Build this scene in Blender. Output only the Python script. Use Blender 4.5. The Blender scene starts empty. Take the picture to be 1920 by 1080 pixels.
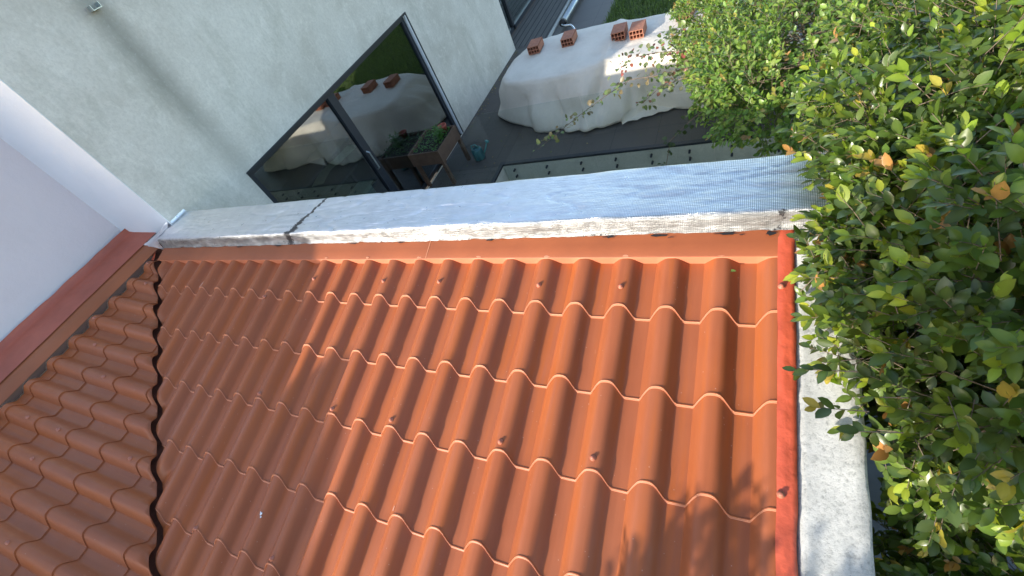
import bpy, bmesh, math, random
import numpy as np
from mathutils import Vector, Matrix, noise
R = math.radians
scene = bpy.context.scene
COL = scene.collection

# ------------------------------------------------------------------ camera, sky, sun, exposure
cam_d = bpy.data.cameras.new('camera')
cam = bpy.data.objects.new('camera', cam_d)
COL.objects.link(cam)
cam_d.sensor_width = 36.0
cam_d.lens = 864.217 / 1920 * 36
cam_d.clip_start = 0.02
cam_d.clip_end = 500
RW = [[0.883914, 0.311802, -0.348533], [0.025022, -0.775753, -0.630540], [-0.466979, 0.548622, -0.693501]]
CAMPOS = (-0.0028, -1.4987, 1.5950)
cam.matrix_world = Matrix(((RW[0][0], -RW[1][0], -RW[2][0], CAMPOS[0]),
                           (RW[0][1], -RW[1][1], -RW[2][1], CAMPOS[1]),
                           (RW[0][2], -RW[1][2], -RW[2][2], CAMPOS[2]),
                           (0, 0, 0, 1)))
scene.camera = cam

SUN = Vector((-1.62, -2.7, 1.0)).normalized()          # towards the sun
w = bpy.data.worlds.new("World")
scene.world = w
w.use_nodes = True
nt = w.node_tree
sky = nt.nodes.new('ShaderNodeTexSky')
sky.sky_type = 'NISHITA'
sky.sun_disc = False
sky.sun_elevation = math.asin(SUN.z)
sky.sun_rotation = math.atan2(SUN.x, SUN.y)
sky.ozone_density = 1.0
bg = nt.nodes['Background']
bg.inputs['Strength'].default_value = 0.15
nt.links.new(sky.outputs[0], bg.inputs['Color'])

sl = bpy.data.lights.new('sun', 'SUN')
sl.energy = 2.4
sl.angle = R(0.6)
sl.color = (1.0, 0.93, 0.82)
so = bpy.data.objects.new('sun', sl)
COL.objects.link(so)
so.rotation_euler = SUN.to_track_quat('Z', 'Y').to_euler()
so.location = (-6, -10, 6)

scene.view_settings.view_transform = 'Standard'
scene.view_settings.look = 'None'
scene.view_settings.exposure = 1.60
scene.view_settings.gamma = 1
scene.view_settings.use_curve_mapping = False

# ------------------------------------------------------------------ helpers
def link(o, parent=None):
    COL.objects.link(o)
    if parent is not None:
        o.parent = parent
    return o

def tag(o, label=None, cat=None, group=None, kind=None):
    if label: o['label'] = label
    if cat: o['category'] = cat
    if group: o['group'] = group
    if kind: o['kind'] = kind
    return o

def thing(name, label, cat, loc=(0, 0, 0), group=None):
    o = bpy.data.objects.new(name, None)
    o.location = loc
    o.empty_display_size = .1
    link(o)
    return tag(o, label, cat, group)

class MB:
    def __init__(s):
        s.v = []; s.f = []; s.m = []; s.col = None
    def add(s, vs, fs, mat=0):
        b = len(s.v)
        s.v += [tuple(v) for v in vs]
        s.f += [tuple(i + b for i in f) for f in fs]
        s.m += [mat] * len(fs)
        return b
    def box(s, a, b, mat=0, rz=0, c=None):
        (x0, y0, z0), (x1, y1, z1) = a, b
        vs = [(x0, y0, z0), (x1, y0, z0), (x1, y1, z0), (x0, y1, z0), (x0, y0, z1), (x1, y0, z1), (x1, y1, z1), (x0, y1, z1)]
        s.add(vs, [(0, 3, 2, 1), (4, 5, 6, 7), (0, 1, 5, 4), (1, 2, 6, 5), (2, 3, 7, 6), (3, 0, 4, 7)], mat)
    def tube(s, pts, r, n=8, mat=0, cap=True):
        pts = [Vector(p) for p in pts]
        rs = r if isinstance(r, (list, tuple)) else [r] * len(pts)
        rings = []
        up = None
        for i, p in enumerate(pts):
            d = (pts[min(i + 1, len(pts) - 1)] - pts[max(i - 1, 0)]).normalized()
            if up is None:
                up = Vector((0, 0, 1)) if abs(d.z) < .9 else Vector((1, 0, 0))
            a = d.cross(up)
            if a.length < 1e-4: a = d.cross(Vector((0, 1, 0)))
            a.normalize()
            b = a.cross(d).normalized()
            up = b
            rings.append([p + (a * math.cos(2 * math.pi * k / n) + b * math.sin(2 * math.pi * k / n)) * rs[i] for k in range(n)])
        vs = [v for rg in rings for v in rg]
        fs = []
        for i in range(len(pts) - 1):
            for k in range(n):
                k2 = (k + 1) % n
                fs.append((i * n + k, i * n + k2, (i + 1) * n + k2, (i + 1) * n + k))
        if cap:
            fs.append(tuple(range(n - 1, -1, -1)))
            fs.append(tuple((len(pts) - 1) * n + k for k in range(n)))
        s.add(vs, fs, mat)
    def lathe(s, prof, n=16, c=(0, 0, 0), mat=0):
        vs = []; fs = []
        for r, z in prof:
            for k in range(n):
                a = 2 * math.pi * k / n
                vs.append((c[0] + r * math.cos(a), c[1] + r * math.sin(a), c[2] + z))
        for i in range(len(prof) - 1):
            for k in range(n):
                k2 = (k + 1) % n
                fs.append((i * n + k, i * n + k2, (i + 1) * n + k2, (i + 1) * n + k))
        fs.append(tuple(range(n - 1, -1, -1)))
        fs.append(tuple((len(prof) - 1) * n + k for k in range(n)))
        s.add(vs, fs, mat)
    def mesh(s, name, mats, smooth=False):
        me = bpy.data.meshes.new(name)
        me.from_pydata(s.v, [], s.f)
        if not isinstance(mats, (list, tuple)): mats = [mats]
        for m in mats: me.materials.append(m)
        if len(mats) > 1: me.polygons.foreach_set('material_index', s.m)
        if smooth: me.polygons.foreach_set('use_smooth', [True] * len(me.polygons))
        if s.col is not None:
            at = me.color_attributes.new('tint', 'FLOAT_COLOR', 'POINT')
            arr = np.ones((len(s.v), 4), dtype=np.float32)
            arr[:, :3] = np.array(s.col, dtype=np.float32)
            at.data.foreach_set('color', arr.ravel())
        me.update()
        return me
    def build(s, name, mats, parent=None, smooth=False, bevel=0):
        o = bpy.data.objects.new(name, s.mesh(name, mats, smooth))
        link(o, parent)
        if bevel:
            b = o.modifiers.new('bevel', 'BEVEL'); b.width = bevel; b.segments = 2; b.limit_method = 'ANGLE'
        if parent is not None:      # vertices are given in world space
            o.matrix_parent_inverse = Matrix.Translation(-Vector(parent_world(parent)))
        return o

def parent_world(p):
    v = Vector(p.location)
    return v

# ------------------------------------------------------------------ materials
def nodes_of(name):
    m = bpy.data.materials.new(name)
    m.use_nodes = True
    return m, m.node_tree, m.node_tree.nodes['Principled BSDF']

def N(nt, t, **k):
    n = nt.nodes.new(t)
    for a, b in k.items(): setattr(n, a, b)
    return n

def L(nt, a, b): nt.links.new(a, b)

def noise_node(nt, scale, detail=4, rough=.55, vec=None, dist=0):
    n = N(nt, 'ShaderNodeTexNoise')
    n.inputs['Scale'].default_value = scale
    n.inputs['Detail'].default_value = detail
    n.inputs['Roughness'].default_value = rough
    n.inputs['Distortion'].default_value = dist
    if vec is not None: L(nt, vec, n.inputs['Vector'])
    return n

def coords(nt, scale=(1, 1, 1), rot=(0, 0, 0)):
    tc = N(nt, 'ShaderNodeTexCoord')
    mp = N(nt, 'ShaderNodeMapping')
    mp.inputs['Scale'].default_value = scale
    mp.inputs['Rotation'].default_value = rot
    L(nt, tc.outputs['Object'], mp.inputs['Vector'])
    return mp.outputs[0]

def ramp(nt, fac, stops):
    r = N(nt, 'ShaderNodeValToRGB')
    e = r.color_ramp.elements
    while len(e) > 1: e.remove(e[-1])
    e[0].position, e[0].color = stops[0][0], (*stops[0][1], 1)
    for p, c in stops[1:]:
        x = e.new(p); x.color = (*c, 1)
    L(nt, fac, r.inputs[0])
    return r.outputs[0]

def g3(v): return (v, v, v)

def mixc(nt, fac, a, b, mode='MIX'):
    m = N(nt, 'ShaderNodeMix', data_type='RGBA', blend_type=mode)
    for sock, val in ((m.inputs[0], fac), (m.inputs[6], a), (m.inputs[7], b)):
        if hasattr(val, 'is_linked') or hasattr(val, 'links'): L(nt, val, sock)
        elif isinstance(val, (int, float)): sock.default_value = val
        else: sock.default_value = (*val, 1)
    return m.outputs[2]

def bump(nt, bsdf, h, strength=.3, dist=.01, prev=None):
    b = N(nt, 'ShaderNodeBump')
    b.inputs['Strength'].default_value = strength
    b.inputs['Distance'].default_value = dist
    L(nt, h, b.inputs['Height'])
    if prev is not None: L(nt, prev, b.inputs['Normal'])
    L(nt, b.outputs[0], bsdf.inputs['Normal'])
    return b.outputs[0]

def mat_plain(name, col, rough=.6, metal=0, var=.15, scale=6, bmp=.1, bscale=60, spec=.5):
    m, nt, b = nodes_of(name)
    v = coords(nt)
    n = noise_node(nt, scale, 5, .6, v)
    lo = tuple(c * (1 - var) for c in col); hi = tuple(min(1, c * (1 + var)) for c in col)
    L(nt, ramp(nt, n.outputs[0], [(.3, lo), (.7, hi)]), b.inputs['Base Color'])
    b.inputs['Roughness'].default_value = rough
    b.inputs['Metallic'].default_value = metal
    b.inputs['Specular IOR Level'].default_value = spec
    if bmp:
        n2 = noise_node(nt, bscale, 4, .6, v)
        bump(nt, b, n2.outputs[0], bmp, .004)
    return m

def mat_tile(name, along):
    """painted resin roof sheet: slight streaks that run down the slope, dust specks, satin gloss"""
    m, nt, b = nodes_of(name)
    sc = (9, .7, .7) if along == 'Y' else (.7, 9, .7)
    v = coords(nt, sc)
    st = noise_node(nt, 1.6, 5, .6, v)
    base = ramp(nt, st.outputs[0], [(.30, (.305, .080, .027)), (.50, (.36, .097, .032)), (.60, (.395, .100, .023)), (.75, (.34, .097, .042))])
    v2 = coords(nt)
    big = noise_node(nt, 2.3, 4, .6, v2)
    base = mixc(nt, ramp(nt, big.outputs[0], [(.35, g3(0)), (.7, g3(.35))]), base, (.34, .120, .060))
    # pale dry drip marks and specks
    v3 = coords(nt, (60, 9, 9) if along == 'Y' else (9, 60, 9))
    dr = noise_node(nt, 1.0, 3, .7, v3)
    msk = ramp(nt, dr.outputs[0], [(.735, g3(0)), (.79, g3(.55))])
    base = mixc(nt, msk, base, (.62, .36, .25))
    sp = N(nt, 'ShaderNodeTexVoronoi'); sp.inputs['Scale'].default_value = 22
    L(nt, v2, sp.inputs['Vector'])
    spm = ramp(nt, sp.outputs['Distance'], [(.035, g3(.6)), (.06, g3(0))])
    base = mixc(nt, spm, base, (.55, .33, .25))
    L(nt, base, b.inputs['Base Color'])
    rr = noise_node(nt, 14, 5, .6, v2)
    L(nt, ramp(nt, rr.outputs[0], [(.3, g3(.34)), (.7, g3(.50))]), b.inputs['Roughness'])
    b.inputs['Specular IOR Level'].default_value = .35
    n2 = noise_node(nt, 190, 4, .7, v2)
    p = bump(nt, b, n2.outputs[0], .12, .0015)
    n3 = noise_node(nt, 7, 3, .5, v2)
    bump(nt, b, n3.outputs[0], .25, .006, p)
    return m

M_TILE = mat_tile('terracotta_sheet_paint', 'Y')
M_TILE_L = mat_tile('terracotta_sheet_paint_side', 'X')
M_FLASH = mat_plain('painted_flashing_metal', (.31, .085, .027), .45, var=.14, scale=2.5, bmp=.10, bscale=25)
M_CLOSE = mat_plain('closure_strip_paint', (.56, .190, .100), .5, var=.08, scale=9, bmp=.05)
M_TAPE2 = mat_plain('old_red_membrane', (.40, .098, .058), .45, var=.18, scale=3, bmp=.4, bscale=20)
M_LIP = mat_plain('sheet_cut_edge', (.62, .26, .14), .5, var=.06, bmp=0)
M_CLOSE2 = mat_plain('closure_foam', (.15, .085, .062), .8, var=.1, bmp=.1)
M_TAPE = mat_plain('red_membrane_tape', (.58, .100, .045), .36, var=.18, scale=9, bmp=1.0, bscale=22)
M_DARK = mat_plain('dark_gutter_brown', (.22, .085, .05), .8, var=.4, scale=14, bmp=.3)  # mottled brown sheet laid under the valley gap
M_SCREW = mat_plain('painted_screw_cap', (.45, .15, .09), .4, var=.1)

def mat_concrete():
    m, nt, b = nodes_of('weathered_concrete_render')
    v = coords(nt)
    n1 = noise_node(nt, 5, 8, .7, v)
    n2 = noise_node(nt, 75, 7, .8, v, 0)
    c = ramp(nt, n1.outputs[0], [(.3, (.42, .42, .39)), (.55, (.60, .59, .55)), (.75, (.70, .69, .64))])
    c = mixc(nt, ramp(nt, n2.outputs[0], [(.36, g3(.7)), (.50, g3(0))]), c, (.24, .24, .22))
    L(nt, c, b.inputs['Base Color'])
    b.inputs['Roughness'].default_value = .85
    bump(nt, b, n2.outputs[0], .7, .005)
    return m
M_CONC = mat_concrete()

def mat_foil():
    m, nt, b = nodes_of('aluminium_foil_membrane')
    at = N(nt, 'ShaderNodeAttribute', attribute_name='tint')
    sep = N(nt, 'ShaderNodeSeparateColor')
    L(nt, at.outputs['Color'], sep.inputs[0])           # r = tar, g = weave wear, b = front toned down against the sun
    v = coords(nt)
    n1 = noise_node(nt, 9, 6, .6, v)
    c = ramp(nt, n1.outputs[0], [(.3, (.78, .79, .81)), (.7, (.92, .93, .94))])
    # fibre grid of the membrane, strongest where the foil is worn
    gx = N(nt, 'ShaderNodeTexWave', wave_type='BANDS', bands_direction='X'); gx.inputs['Scale'].default_value = 42; gx.inputs['Distortion'].default_value = .8; gx.inputs['Detail Scale'].default_value = .6
    gy = N(nt, 'ShaderNodeTexWave', wave_type='BANDS', bands_direction='DIAGONAL'); gy.inputs['Scale'].default_value = 42; gy.inputs['Distortion'].default_value = .8; gy.inputs['Detail Scale'].default_value = .6
    tc = N(nt, 'ShaderNodeTexCoord')
    mpy = N(nt, 'ShaderNodeMapping'); mpy.inputs['Scale'].default_value = (0, 1.7, 1.7)
    L(nt, tc.outputs['Object'], mpy.inputs[0])
    L(nt, v, gx.inputs['Vector']); L(nt, mpy.outputs[0], gy.inputs['Vector'])
    grid = N(nt, 'ShaderNodeMath', operation='MINIMUM')
    L(nt, gx.outputs['Fac'], grid.inputs[0]); L(nt, gy.outputs['Fac'], grid.inputs[1])
    gm = N(nt, 'ShaderNodeMath', operation='MULTIPLY')
    gr = ramp(nt, grid.outputs[0], [(.0, g3(1)), (.35, g3(0))])
    L(nt, gr, gm.inputs[0]); L(nt, sep.outputs[1], gm.inputs[1])
    c = mixc(nt, gm.outputs[0], c, (.16, .20, .20))
    c = mixc(nt, sep.outputs[2], c, (.17, .17, .165))  # sunlit front strip darkened in its colour to keep it from burning out
    tar_n = noise_node(nt, 55, 6, .75, v)
    tm = N(nt, 'ShaderNodeMath', operation='ADD'); L(nt, tar_n.outputs[0], tm.inputs[0]); L(nt, sep.outputs[0], tm.inputs[1])
    tmask = ramp(nt, tm.outputs[0], [(.98, g3(0)), (1.06, g3(1))])
    c = mixc(nt, tmask, c, (.02, .02, .022))
    L(nt, c, b.inputs['Base Color'])
    inv = N(nt, 'ShaderNodeMath', operation='SUBTRACT'); inv.inputs[0].default_value = .94; L(nt, tmask, inv.inputs[1])
    inv.use_clamp = True
    fb = N(nt, 'ShaderNodeMath', operation='MULTIPLY_ADD'); L(nt, sep.outputs[2], fb.inputs[0]); fb.inputs[1].default_value = -.6; L(nt, inv.outputs[0], fb.inputs[2]); fb.use_clamp = True
    L(nt, fb.outputs[0], b.inputs['Metallic'])
    rr = noise_node(nt, 30, 4, .6, v)
    L(nt, ramp(nt, rr.outputs[0], [(.3, g3(.27)), (.7, g3(.40))]), b.inputs['Roughness'])
    vs = coords(nt, (1.6, 16, 16), (0, 0, R(4)))
    n2 = noise_node(nt, 5, 6, .65, vs, 1.2)
    p = bump(nt, b, n2.outputs[0], .5, .012)
    n3 = noise_node(nt, 70, 4, .6, v)
    p = bump(nt, b, n3.outputs[0], .04, .003, p)
    vo = N(nt, 'ShaderNodeTexVoronoi'); vo.inputs['Scale'].default_value = 16
    L(nt, coords(nt, (.5, 1.6, 1.6), (0, 0, R(12))), vo.inputs['Vector'])
    p = bump(nt, b, vo.outputs['Distance'], .10, .006, p)
    bump(nt, b, grid.outputs[0], .18, .0015, p)
    return m
M_FOIL = mat_foil()

def mat_plaster(name, cols, streak=True, stain_y=None):
    m, nt, b = nodes_of(name)
    v = coords(nt)
    n1 = noise_node(nt, .75, 7, .62, v, .3)
    c = ramp(nt, n1.outputs[0], [(.32, cols[0]), (.5, cols[1]), (.68, cols[2])])
    if streak:
        n2 = noise_node(nt, 7.0, 9, .78, coords(nt, (1, 1, .85)), .5)
        c = mixc(nt, ramp(nt, n2.outputs[0], [(.50, g3(0)), (.66, g3(.4))]), c, tuple(min(1, x * 1.22) for x in cols[2]))
        n3 = noise_node(nt, 1.6, 7, .75, coords(nt, (1.4, 1.4, .6)))
        c = mixc(nt, ramp(nt, n3.outputs[0], [(.52, g3(0)), (.74, g3(.45))]), c, (.30, .30, .22))
    if stain_y is not None:      # run-off stain with ragged edges under the roof outlet
        tc = N(nt, 'ShaderNodeTexCoord')
        sp = N(nt, 'ShaderNodeSeparateXYZ'); L(nt, tc.outputs['Object'], sp.inputs[0])
        nn = noise_node(nt, 3.0, 6, .7, coords(nt, (1, 1, .5)))
        ad = N(nt, 'ShaderNodeMath', operation='MULTIPLY_ADD'); L(nt, nn.outputs[0], ad.inputs[0]); ad.inputs[1].default_value = .11
        L(nt, sp.outputs['Y'], ad.inputs[2])
        sb = N(nt, 'ShaderNodeMath', operation='SUBTRACT'); L(nt, ad.outputs[0], sb.inputs[0]); sb.inputs[1].default_value = stain_y + .055
        ab = N(nt, 'ShaderNodeMath', operation='ABSOLUTE'); L(nt, sb.outputs[0], ab.inputs[0])
        s = ramp(nt, ab.outputs[0], [(.0, g3(.62)), (.06, g3(.48)), (.12, g3(.22)), (.20, g3(0))])
        zf = ramp(nt, sp.outputs['Z'], [(.0, g3(.35)), (1.0, g3(1))])
        mu = N(nt, 'ShaderNodeMath', operation='MULTIPLY'); L(nt, s, mu.inputs[0]); L(nt, zf, mu.inputs[1])
        c = mixc(nt, mu.outputs[0], c, (.17, .17, .135))
    L(nt, c, b.inputs['Base Color'])
    b.inputs['Roughness'].default_value = .82
    nb = noise_node(nt, 34, 8, .78, v)
    if streak:
        c = mixc(nt, ramp(nt, nb.outputs[0], [(.42, g3(.16)), (.52, g3(0))]), c, tuple(x * .62 for x in cols[0]))
        c = mixc(nt, ramp(nt, nb.outputs[0], [(.56, g3(0)), (.68, g3(.22))]), c, tuple(min(1, x * 1.25) for x in cols[2]))
        L(nt, c, b.inputs['Base Color'])
    p = bump(nt, b, nb.outputs[0], .35, .006)
    nb2 = noise_node(nt, 6, 5, .6, v)
    bump(nt, b, nb2.outputs[0], .35, .02, p)
    return m
M_GREY = mat_plaster('grey_mineral_plaster', [(.55, .505, .425), (.68, .635, .555), (.77, .725, .645)], True, 1.16)
M_WHITE = mat_plaster('white_wall_paint', [(.62, .66, .72), (.66, .70, .77), (.70, .74, .81)], False)
M_LILAC = mat_plaster('pale_lilac_wall_paint', [(.70, .64, .66), (.74, .68, .70), (.77, .71, .73)], False)
M_FASCIA = mat_plaster('pale_fascia_paint', [(.42, .42, .37), (.52, .52, .46), (.58, .57, .51)], True)

M_FRAME = mat_plain('anthracite_aluminium', (.022, .027, .036), .38, var=.1, bmp=.03)
M_SEAL = mat_plain('white_seal', (.75, .76, .77), .5, var=.03, bmp=0)
M_INT = mat_plain('dark_interior', (.06, .065, .066), .8, var=.2, bmp=0)
M_PAPER = mat_plain('paper_white', (.55, .62, .58), .7, var=.05, bmp=0)
M_GRAPHITE = mat_plain('graphite_furniture', (.05, .06, .09), .6, var=.2, bmp=0)

def mat_deck():
    m, nt, b = nodes_of('dark_terrace_tiles')
    v = coords(nt)
    n1 = noise_node(nt, .9, 7, .65, v)
    c = ramp(nt, n1.outputs[0], [(.3, (.066, .057, .050)), (.7, (.100, .086, .076))])
    br = N(nt, 'ShaderNodeTexBrick'); br.inputs['Scale'].default_value = 1.0
    br.inputs['Brick Width'].default_value = .6; br.inputs['Row Height'].default_value = .6
    br.inputs['Mortar Size'].default_value = .004; br.offset = 0
    L(nt, v, br.inputs['Vector'])
    c = mixc(nt, br.outputs['Fac'], c, (.03, .03, .03))
    n2 = noise_node(nt, 26, 6, .8, v)
    c = mixc(nt, ramp(nt, n2.outputs[0], [(.62, g3(0)), (.75, g3(.35))]), c, (.11, .10, .09))
    L(nt, c, b.inputs['Base Color'])
    b.inputs['Roughness'].default_value = .55
    bump(nt, b, n2.outputs[0], .15, .003)
    return m
M_DECK = mat_deck()

def mat_boards():
    m, nt, b = nodes_of('weathered_boards')
    v = coords(nt, (14, 1, 1))
    n1 = noise_node(nt, 2.2, 7, .7, v)
    c = ramp(nt, n1.outputs[0], [(.3, (.070, .066, .060)), (.7, (.135, .125, .112))])
    tc = N(nt, 'ShaderNodeTexCoord')
    wv = N(nt, 'ShaderNodeTexWave', wave_type='BANDS', bands_direction='X'); wv.inputs['Scale'].default_value = 2.2
    L(nt, tc.outputs['Object'], wv.inputs[0])
    c = mixc(nt, ramp(nt, wv.outputs[0], [(.03, g3(1)), (.09, g3(0))]), c, (.015, .015, .015))
    L(nt, c, b.inputs['Base Color'])
    b.inputs['Roughness'].default_value = .75
    bump(nt, b, n1.outputs[0], .3, .004)
    return m
M_BOARD = mat_boards()

def mat_cloth():
    m, nt, b = nodes_of('cream_canvas')
    v = coords(nt)
    n1 = noise_node(nt, 2.6, 6, .6, v)
    c = ramp(nt, n1.outputs[0], [(.3, (.63, .575, .49)), (.7, (.76, .70, .61))])
    L(nt, c, b.inputs['Base Color'])
    b.inputs['Roughness'].default_value = .9
    n2 = noise_node(nt, 11, 5, .6, v, 1.0)
    p = bump(nt, b, n2.outputs[0], .45, .02)
    n3 = noise_node(nt, 120, 3, .6, v)
    bump(nt, b, n3.outputs[0], .15, .002, p)
    return m
M_CLOTH = mat_cloth()
M_BRICK = mat_plain('hollow_clay', (.38, .155, .092), .85, var=.2, scale=18, bmp=.35, bscale=80)
M_BRICKIN = mat_plain('hollow_clay_inside', (.13, .05, .03), .9, var=.2, bmp=0)
M_WOOD = mat_plain('planter_wood', (.12, .068, .042), .7, var=.25, scale=9, bmp=.3, bscale=30)
M_SOIL = mat_plain('planter_soil', (.03, .022, .016), .95, var=.4, scale=40, bmp=.6)
M_TEAL = mat_plain('teal_plastic', (.03, .13, .14), .4, var=.1, bmp=0)
M_TEAL2 = mat_plain('pale_teal_plastic', (.10, .30, .28), .4, var=.1, bmp=0)
M_STEEL = mat_plain('galvanised_tube', (.55, .60, .60), .35, metal=.8, var=.1, bmp=.05)
M_CHROME = mat_plain('chrome_rod', (.80, .80, .80), .15, metal=1, var=.02, bmp=0)
M_BLACK = mat_plain('black_rubber', (.015, .015, .016), .5, var=.1, bmp=0)
M_PAVE = mat_plain('blue_grey_paving', (.085, .095, .10), .7, var=.25, scale=4, bmp=.3, bscale=40)
M_GROUND = mat_plain('earth_ground', (.07, .06, .045), .95, var=.3, scale=3, bmp=.5, bscale=20)
M_LAWN = mat_plain('lawn_soil', (.06, .09, .03), .95, var=.4, scale=12, bmp=.6, bscale=60)
M_BARK = mat_plain('twig_bark', (.20, .15, .105), .8, var=.25, scale=30, bmp=.4, bscale=60)
M_REDCLAY = mat_plain('red_clay_pot', (.35, .075, .05), .7, var=.1)

def mat_glass(name, refl, tint=(.8, .9, .88)):
    """thin pane: mirror share on top of see-through"""
    m = bpy.data.materials.new(name); m.use_nodes = True
    nt = m.node_tree; nt.nodes.clear()
    out = N(nt, 'ShaderNodeOutputMaterial')
    gl = N(nt, 'ShaderNodeBsdfGlossy'); gl.inputs['Roughness'].default_value = .01
    tr = N(nt, 'ShaderNodeBsdfTransparent'); tr.inputs['Color'].default_value = (*tint, 1)
    mx = N(nt, 'ShaderNodeMixShader')
    lw = N(nt, 'ShaderNodeLayerWeight'); lw.inputs['Blend'].default_value = .5
    pw5 = N(nt, 'ShaderNodeMath', operation='POWER'); L(nt, lw.outputs['Facing'], pw5.inputs[0]); pw5.inputs[1].default_value = 5
    ma = N(nt, 'ShaderNodeMath', operation='MULTIPLY_ADD'); ma.inputs[1].default_value = .85; ma.inputs[2].default_value = refl
    ma.use_clamp = True
    L(nt, pw5.outputs[0], ma.inputs[0])
    L(nt, ma.outputs[0], mx.inputs[0]); L(nt, tr.outputs[0], mx.inputs[1]); L(nt, gl.outputs[0], mx.inputs[2])
    L(nt, mx.outputs[0], out.inputs[0])
    return m
M_GLASS = mat_glass('door_glass', .30, (.62, .72, .70))
M_RAIL = mat_glass('balustrade_glass', .03, (.95, .97, .96))

def mat_leaf(name, rough=.30, trans=.35):
    m, nt, b = nodes_of(name)
    at = N(nt, 'ShaderNodeAttribute', attribute_name='tint')
    L(nt, at.outputs['Color'], b.inputs['Base Color'])
    b.inputs['Roughness'].default_value = rough
    b.inputs['Specular IOR Level'].default_value = .5
    tl = N(nt, 'ShaderNodeBsdfTranslucent')
    c2 = mixc(nt, 1.0, at.outputs['Color'], (1.5, 1.6, .5), 'MULTIPLY')
    L(nt, c2, tl.inputs['Color'])
    mx = N(nt, 'ShaderNodeMixShader'); mx.inputs[0].default_value = trans
    out = nt.nodes['Material Output']
    L(nt, b.outputs[0], mx.inputs[1]); L(nt, tl.outputs[0], mx.inputs[2]); L(nt, mx.outputs[0], out.inputs[0])
    return m
M_LEAF = mat_leaf('glossy_leaf')
M_LEAF2 = mat_leaf('small_leaf', .38)

# ------------------------------------------------------------------ roof geometry
PITCH = R(11.048)
CP, SP = math.cos(PITCH), math.sin(PITCH)
COURSE = 0.3471
PER = 0.2
PROFILE = [(0, 0), (.005, .004), (.0105, .0105), (.020, .0205), (.030, .0300), (.040, .0380), (.050, .0422), (.061, .0436), (.072, .0440), (.083, .0434), (.094, .0400), (.105, .0325), (.116, .0215), (.125, .0118), (.133, .0045), (.142, 0), (.172, 0)]
HMAX = .0440
def prof(t):
    t = t % PER
    P = PROFILE + [(PER, 0)]
    for i in range(len(P) - 1):
        if P[i][0] <= t <= P[i + 1][0]:
            a = (t - P[i][0]) / (P[i + 1][0] - P[i][0])
            return P[i][1] * (1 - a) + P[i + 1][1] * a
    return 0

VA = Vector((-4.67, -.04, 0)); VB = Vector((-2.69, -1.91, 0))       # valley line in plan
VD = (VB - VA).normalized()
VN = Vector((-VD.y, VD.x, 0))                                        # points to +x,+y : towards the main roof
if VN.x < 0: VN = -VN

def roof_pt(x, s, h):      # main roof: s = distance down the slope, h above the valley floors
    return (x, -s * CP - h * -SP * -1 * -1 if False else -s * CP - h * SP, -s * SP + h * CP)

TP = .183
LC, LS = math.cos(math.atan(TP)), math.sin(math.atan(TP))
LX0 = -4.58 - COURSE * LC; LZ0 = -.008 - (LX0 + 4.67) * TP + .022
PERL = .1945
def left_pt(t, s, h):      # side roof: t along +Y, s down the slope (towards +X)
    return (LX0 + s * LC + h * LS, -1.36 + t * PERL / PER, LZ0 - s * LS + h * LC)

def sheet(fn, t0, t1, s_from, s_to, ncourse_from, ncourse_to):
    """tile sheet courses with a moulded, turned-up nose at the foot of each course"""
    mb = MB()
    ts = []
    k = math.floor(t0 / PER)
    while k * PER < t1:
        for a, _ in PROFILE:
            x = k * PER + a
            if t0 < x < t1: ts.append(x)
        k += 1
    ts = [t0] + ts + [t1]
    for c in range(ncourse_from, ncourse_to):
        rows = []
        for x in ts:
            h = prof(x); sb = .047 * h / HMAX
            wob = .0015 * noise.noise(Vector((x * 6, c * 7.3, 1.7)))
            sa = max(c * COURSE - .047 * h / HMAX - .012, s_from); sz = (c + 1) * COURSE - sb + wob
            col = []
            for u in (0, .012, .03, .3, .6, .85, 1.0):
                s = sa + (sz - .011 - sa) * u
                col.append((s, h + .0045 * u + .0012 * noise.noise(Vector((x * 4, s * 5, 3)))))
            col += [(sz - .0070, h + .0048), (sz - .0050, h + .0078), (sz - .0012, h + .0078), (sz - .0002, h + .0070), (sz, h + .0030), (sz + .0012, h + .0022), (sz + .0046, h + .0022), (sz + .0052, h - .001)]
            rows.append([fn(x, s, hh) for s, hh in col])
        n = len(rows[0])
        vs = [p for r in rows for p in r]
        fs = []
        lipf = []
        for i in range(len(rows) - 1):
            for j in range(n - 1):
                (lipf if j >= n - 6 and j != n - 4 + 0 else fs).append((i * n + j, i * n + j + 1, (i + 1) * n + j + 1, (i + 1) * n + j))
        b0 = mb.add(vs, fs)
        mb.f += [tuple(k + b0 for k in f) for f in lipf]; mb.m += [1] * len(lipf)
    return mb

def clip(mb, co, no):
    bm = bmesh.new()
    vs = [bm.verts.new(v) for v in mb.v]
    for f, mi in zip(mb.f, mb.m):
        nf = bm.faces.new([vs[i] for i in f]); nf.material_index = mi
    bmesh.ops.bisect_plane(bm, geom=bm.verts[:] + bm.edges[:] + bm.faces[:], plane_co=co, plane_no=no, clear_inner=True, dist=1e-5)
    bm.verts.index_update()
    mb.v = [tuple(v.co) for v in bm.verts]
    mb.f = [tuple(v.index for v in f.verts) for f in bm.faces]
    mb.m = [f.material_index for f in bm.faces]
    bm.free()

def shade(o, ang=35):
    me = o.data
    me.polygons.foreach_set('use_smooth', [True] * len(me.polygons))
    try:
        me.set_sharp_from_angle(angle=R(ang))
    except Exception:
        pass

# --- main roof
roof = thing('tiled_roof', 'sunlit terracotta wave-tile roof sloping down from the silver foil parapet', 'roof', (-2, -1, -.4))
mb = sheet(roof_pt, -4.9, .074, .045, 0, 0, 9)
clip(mb, VA + VN * .010, VN)
# roof_pt upslope orientation check not needed: faces are two sided
ts = mb.build('tile_sheet', [M_TILE, M_LIP], roof); shade(ts)
sm = ts.modifiers.new('thick', 'SOLIDIFY'); sm.thickness = .003; sm.offset = -1

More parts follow.
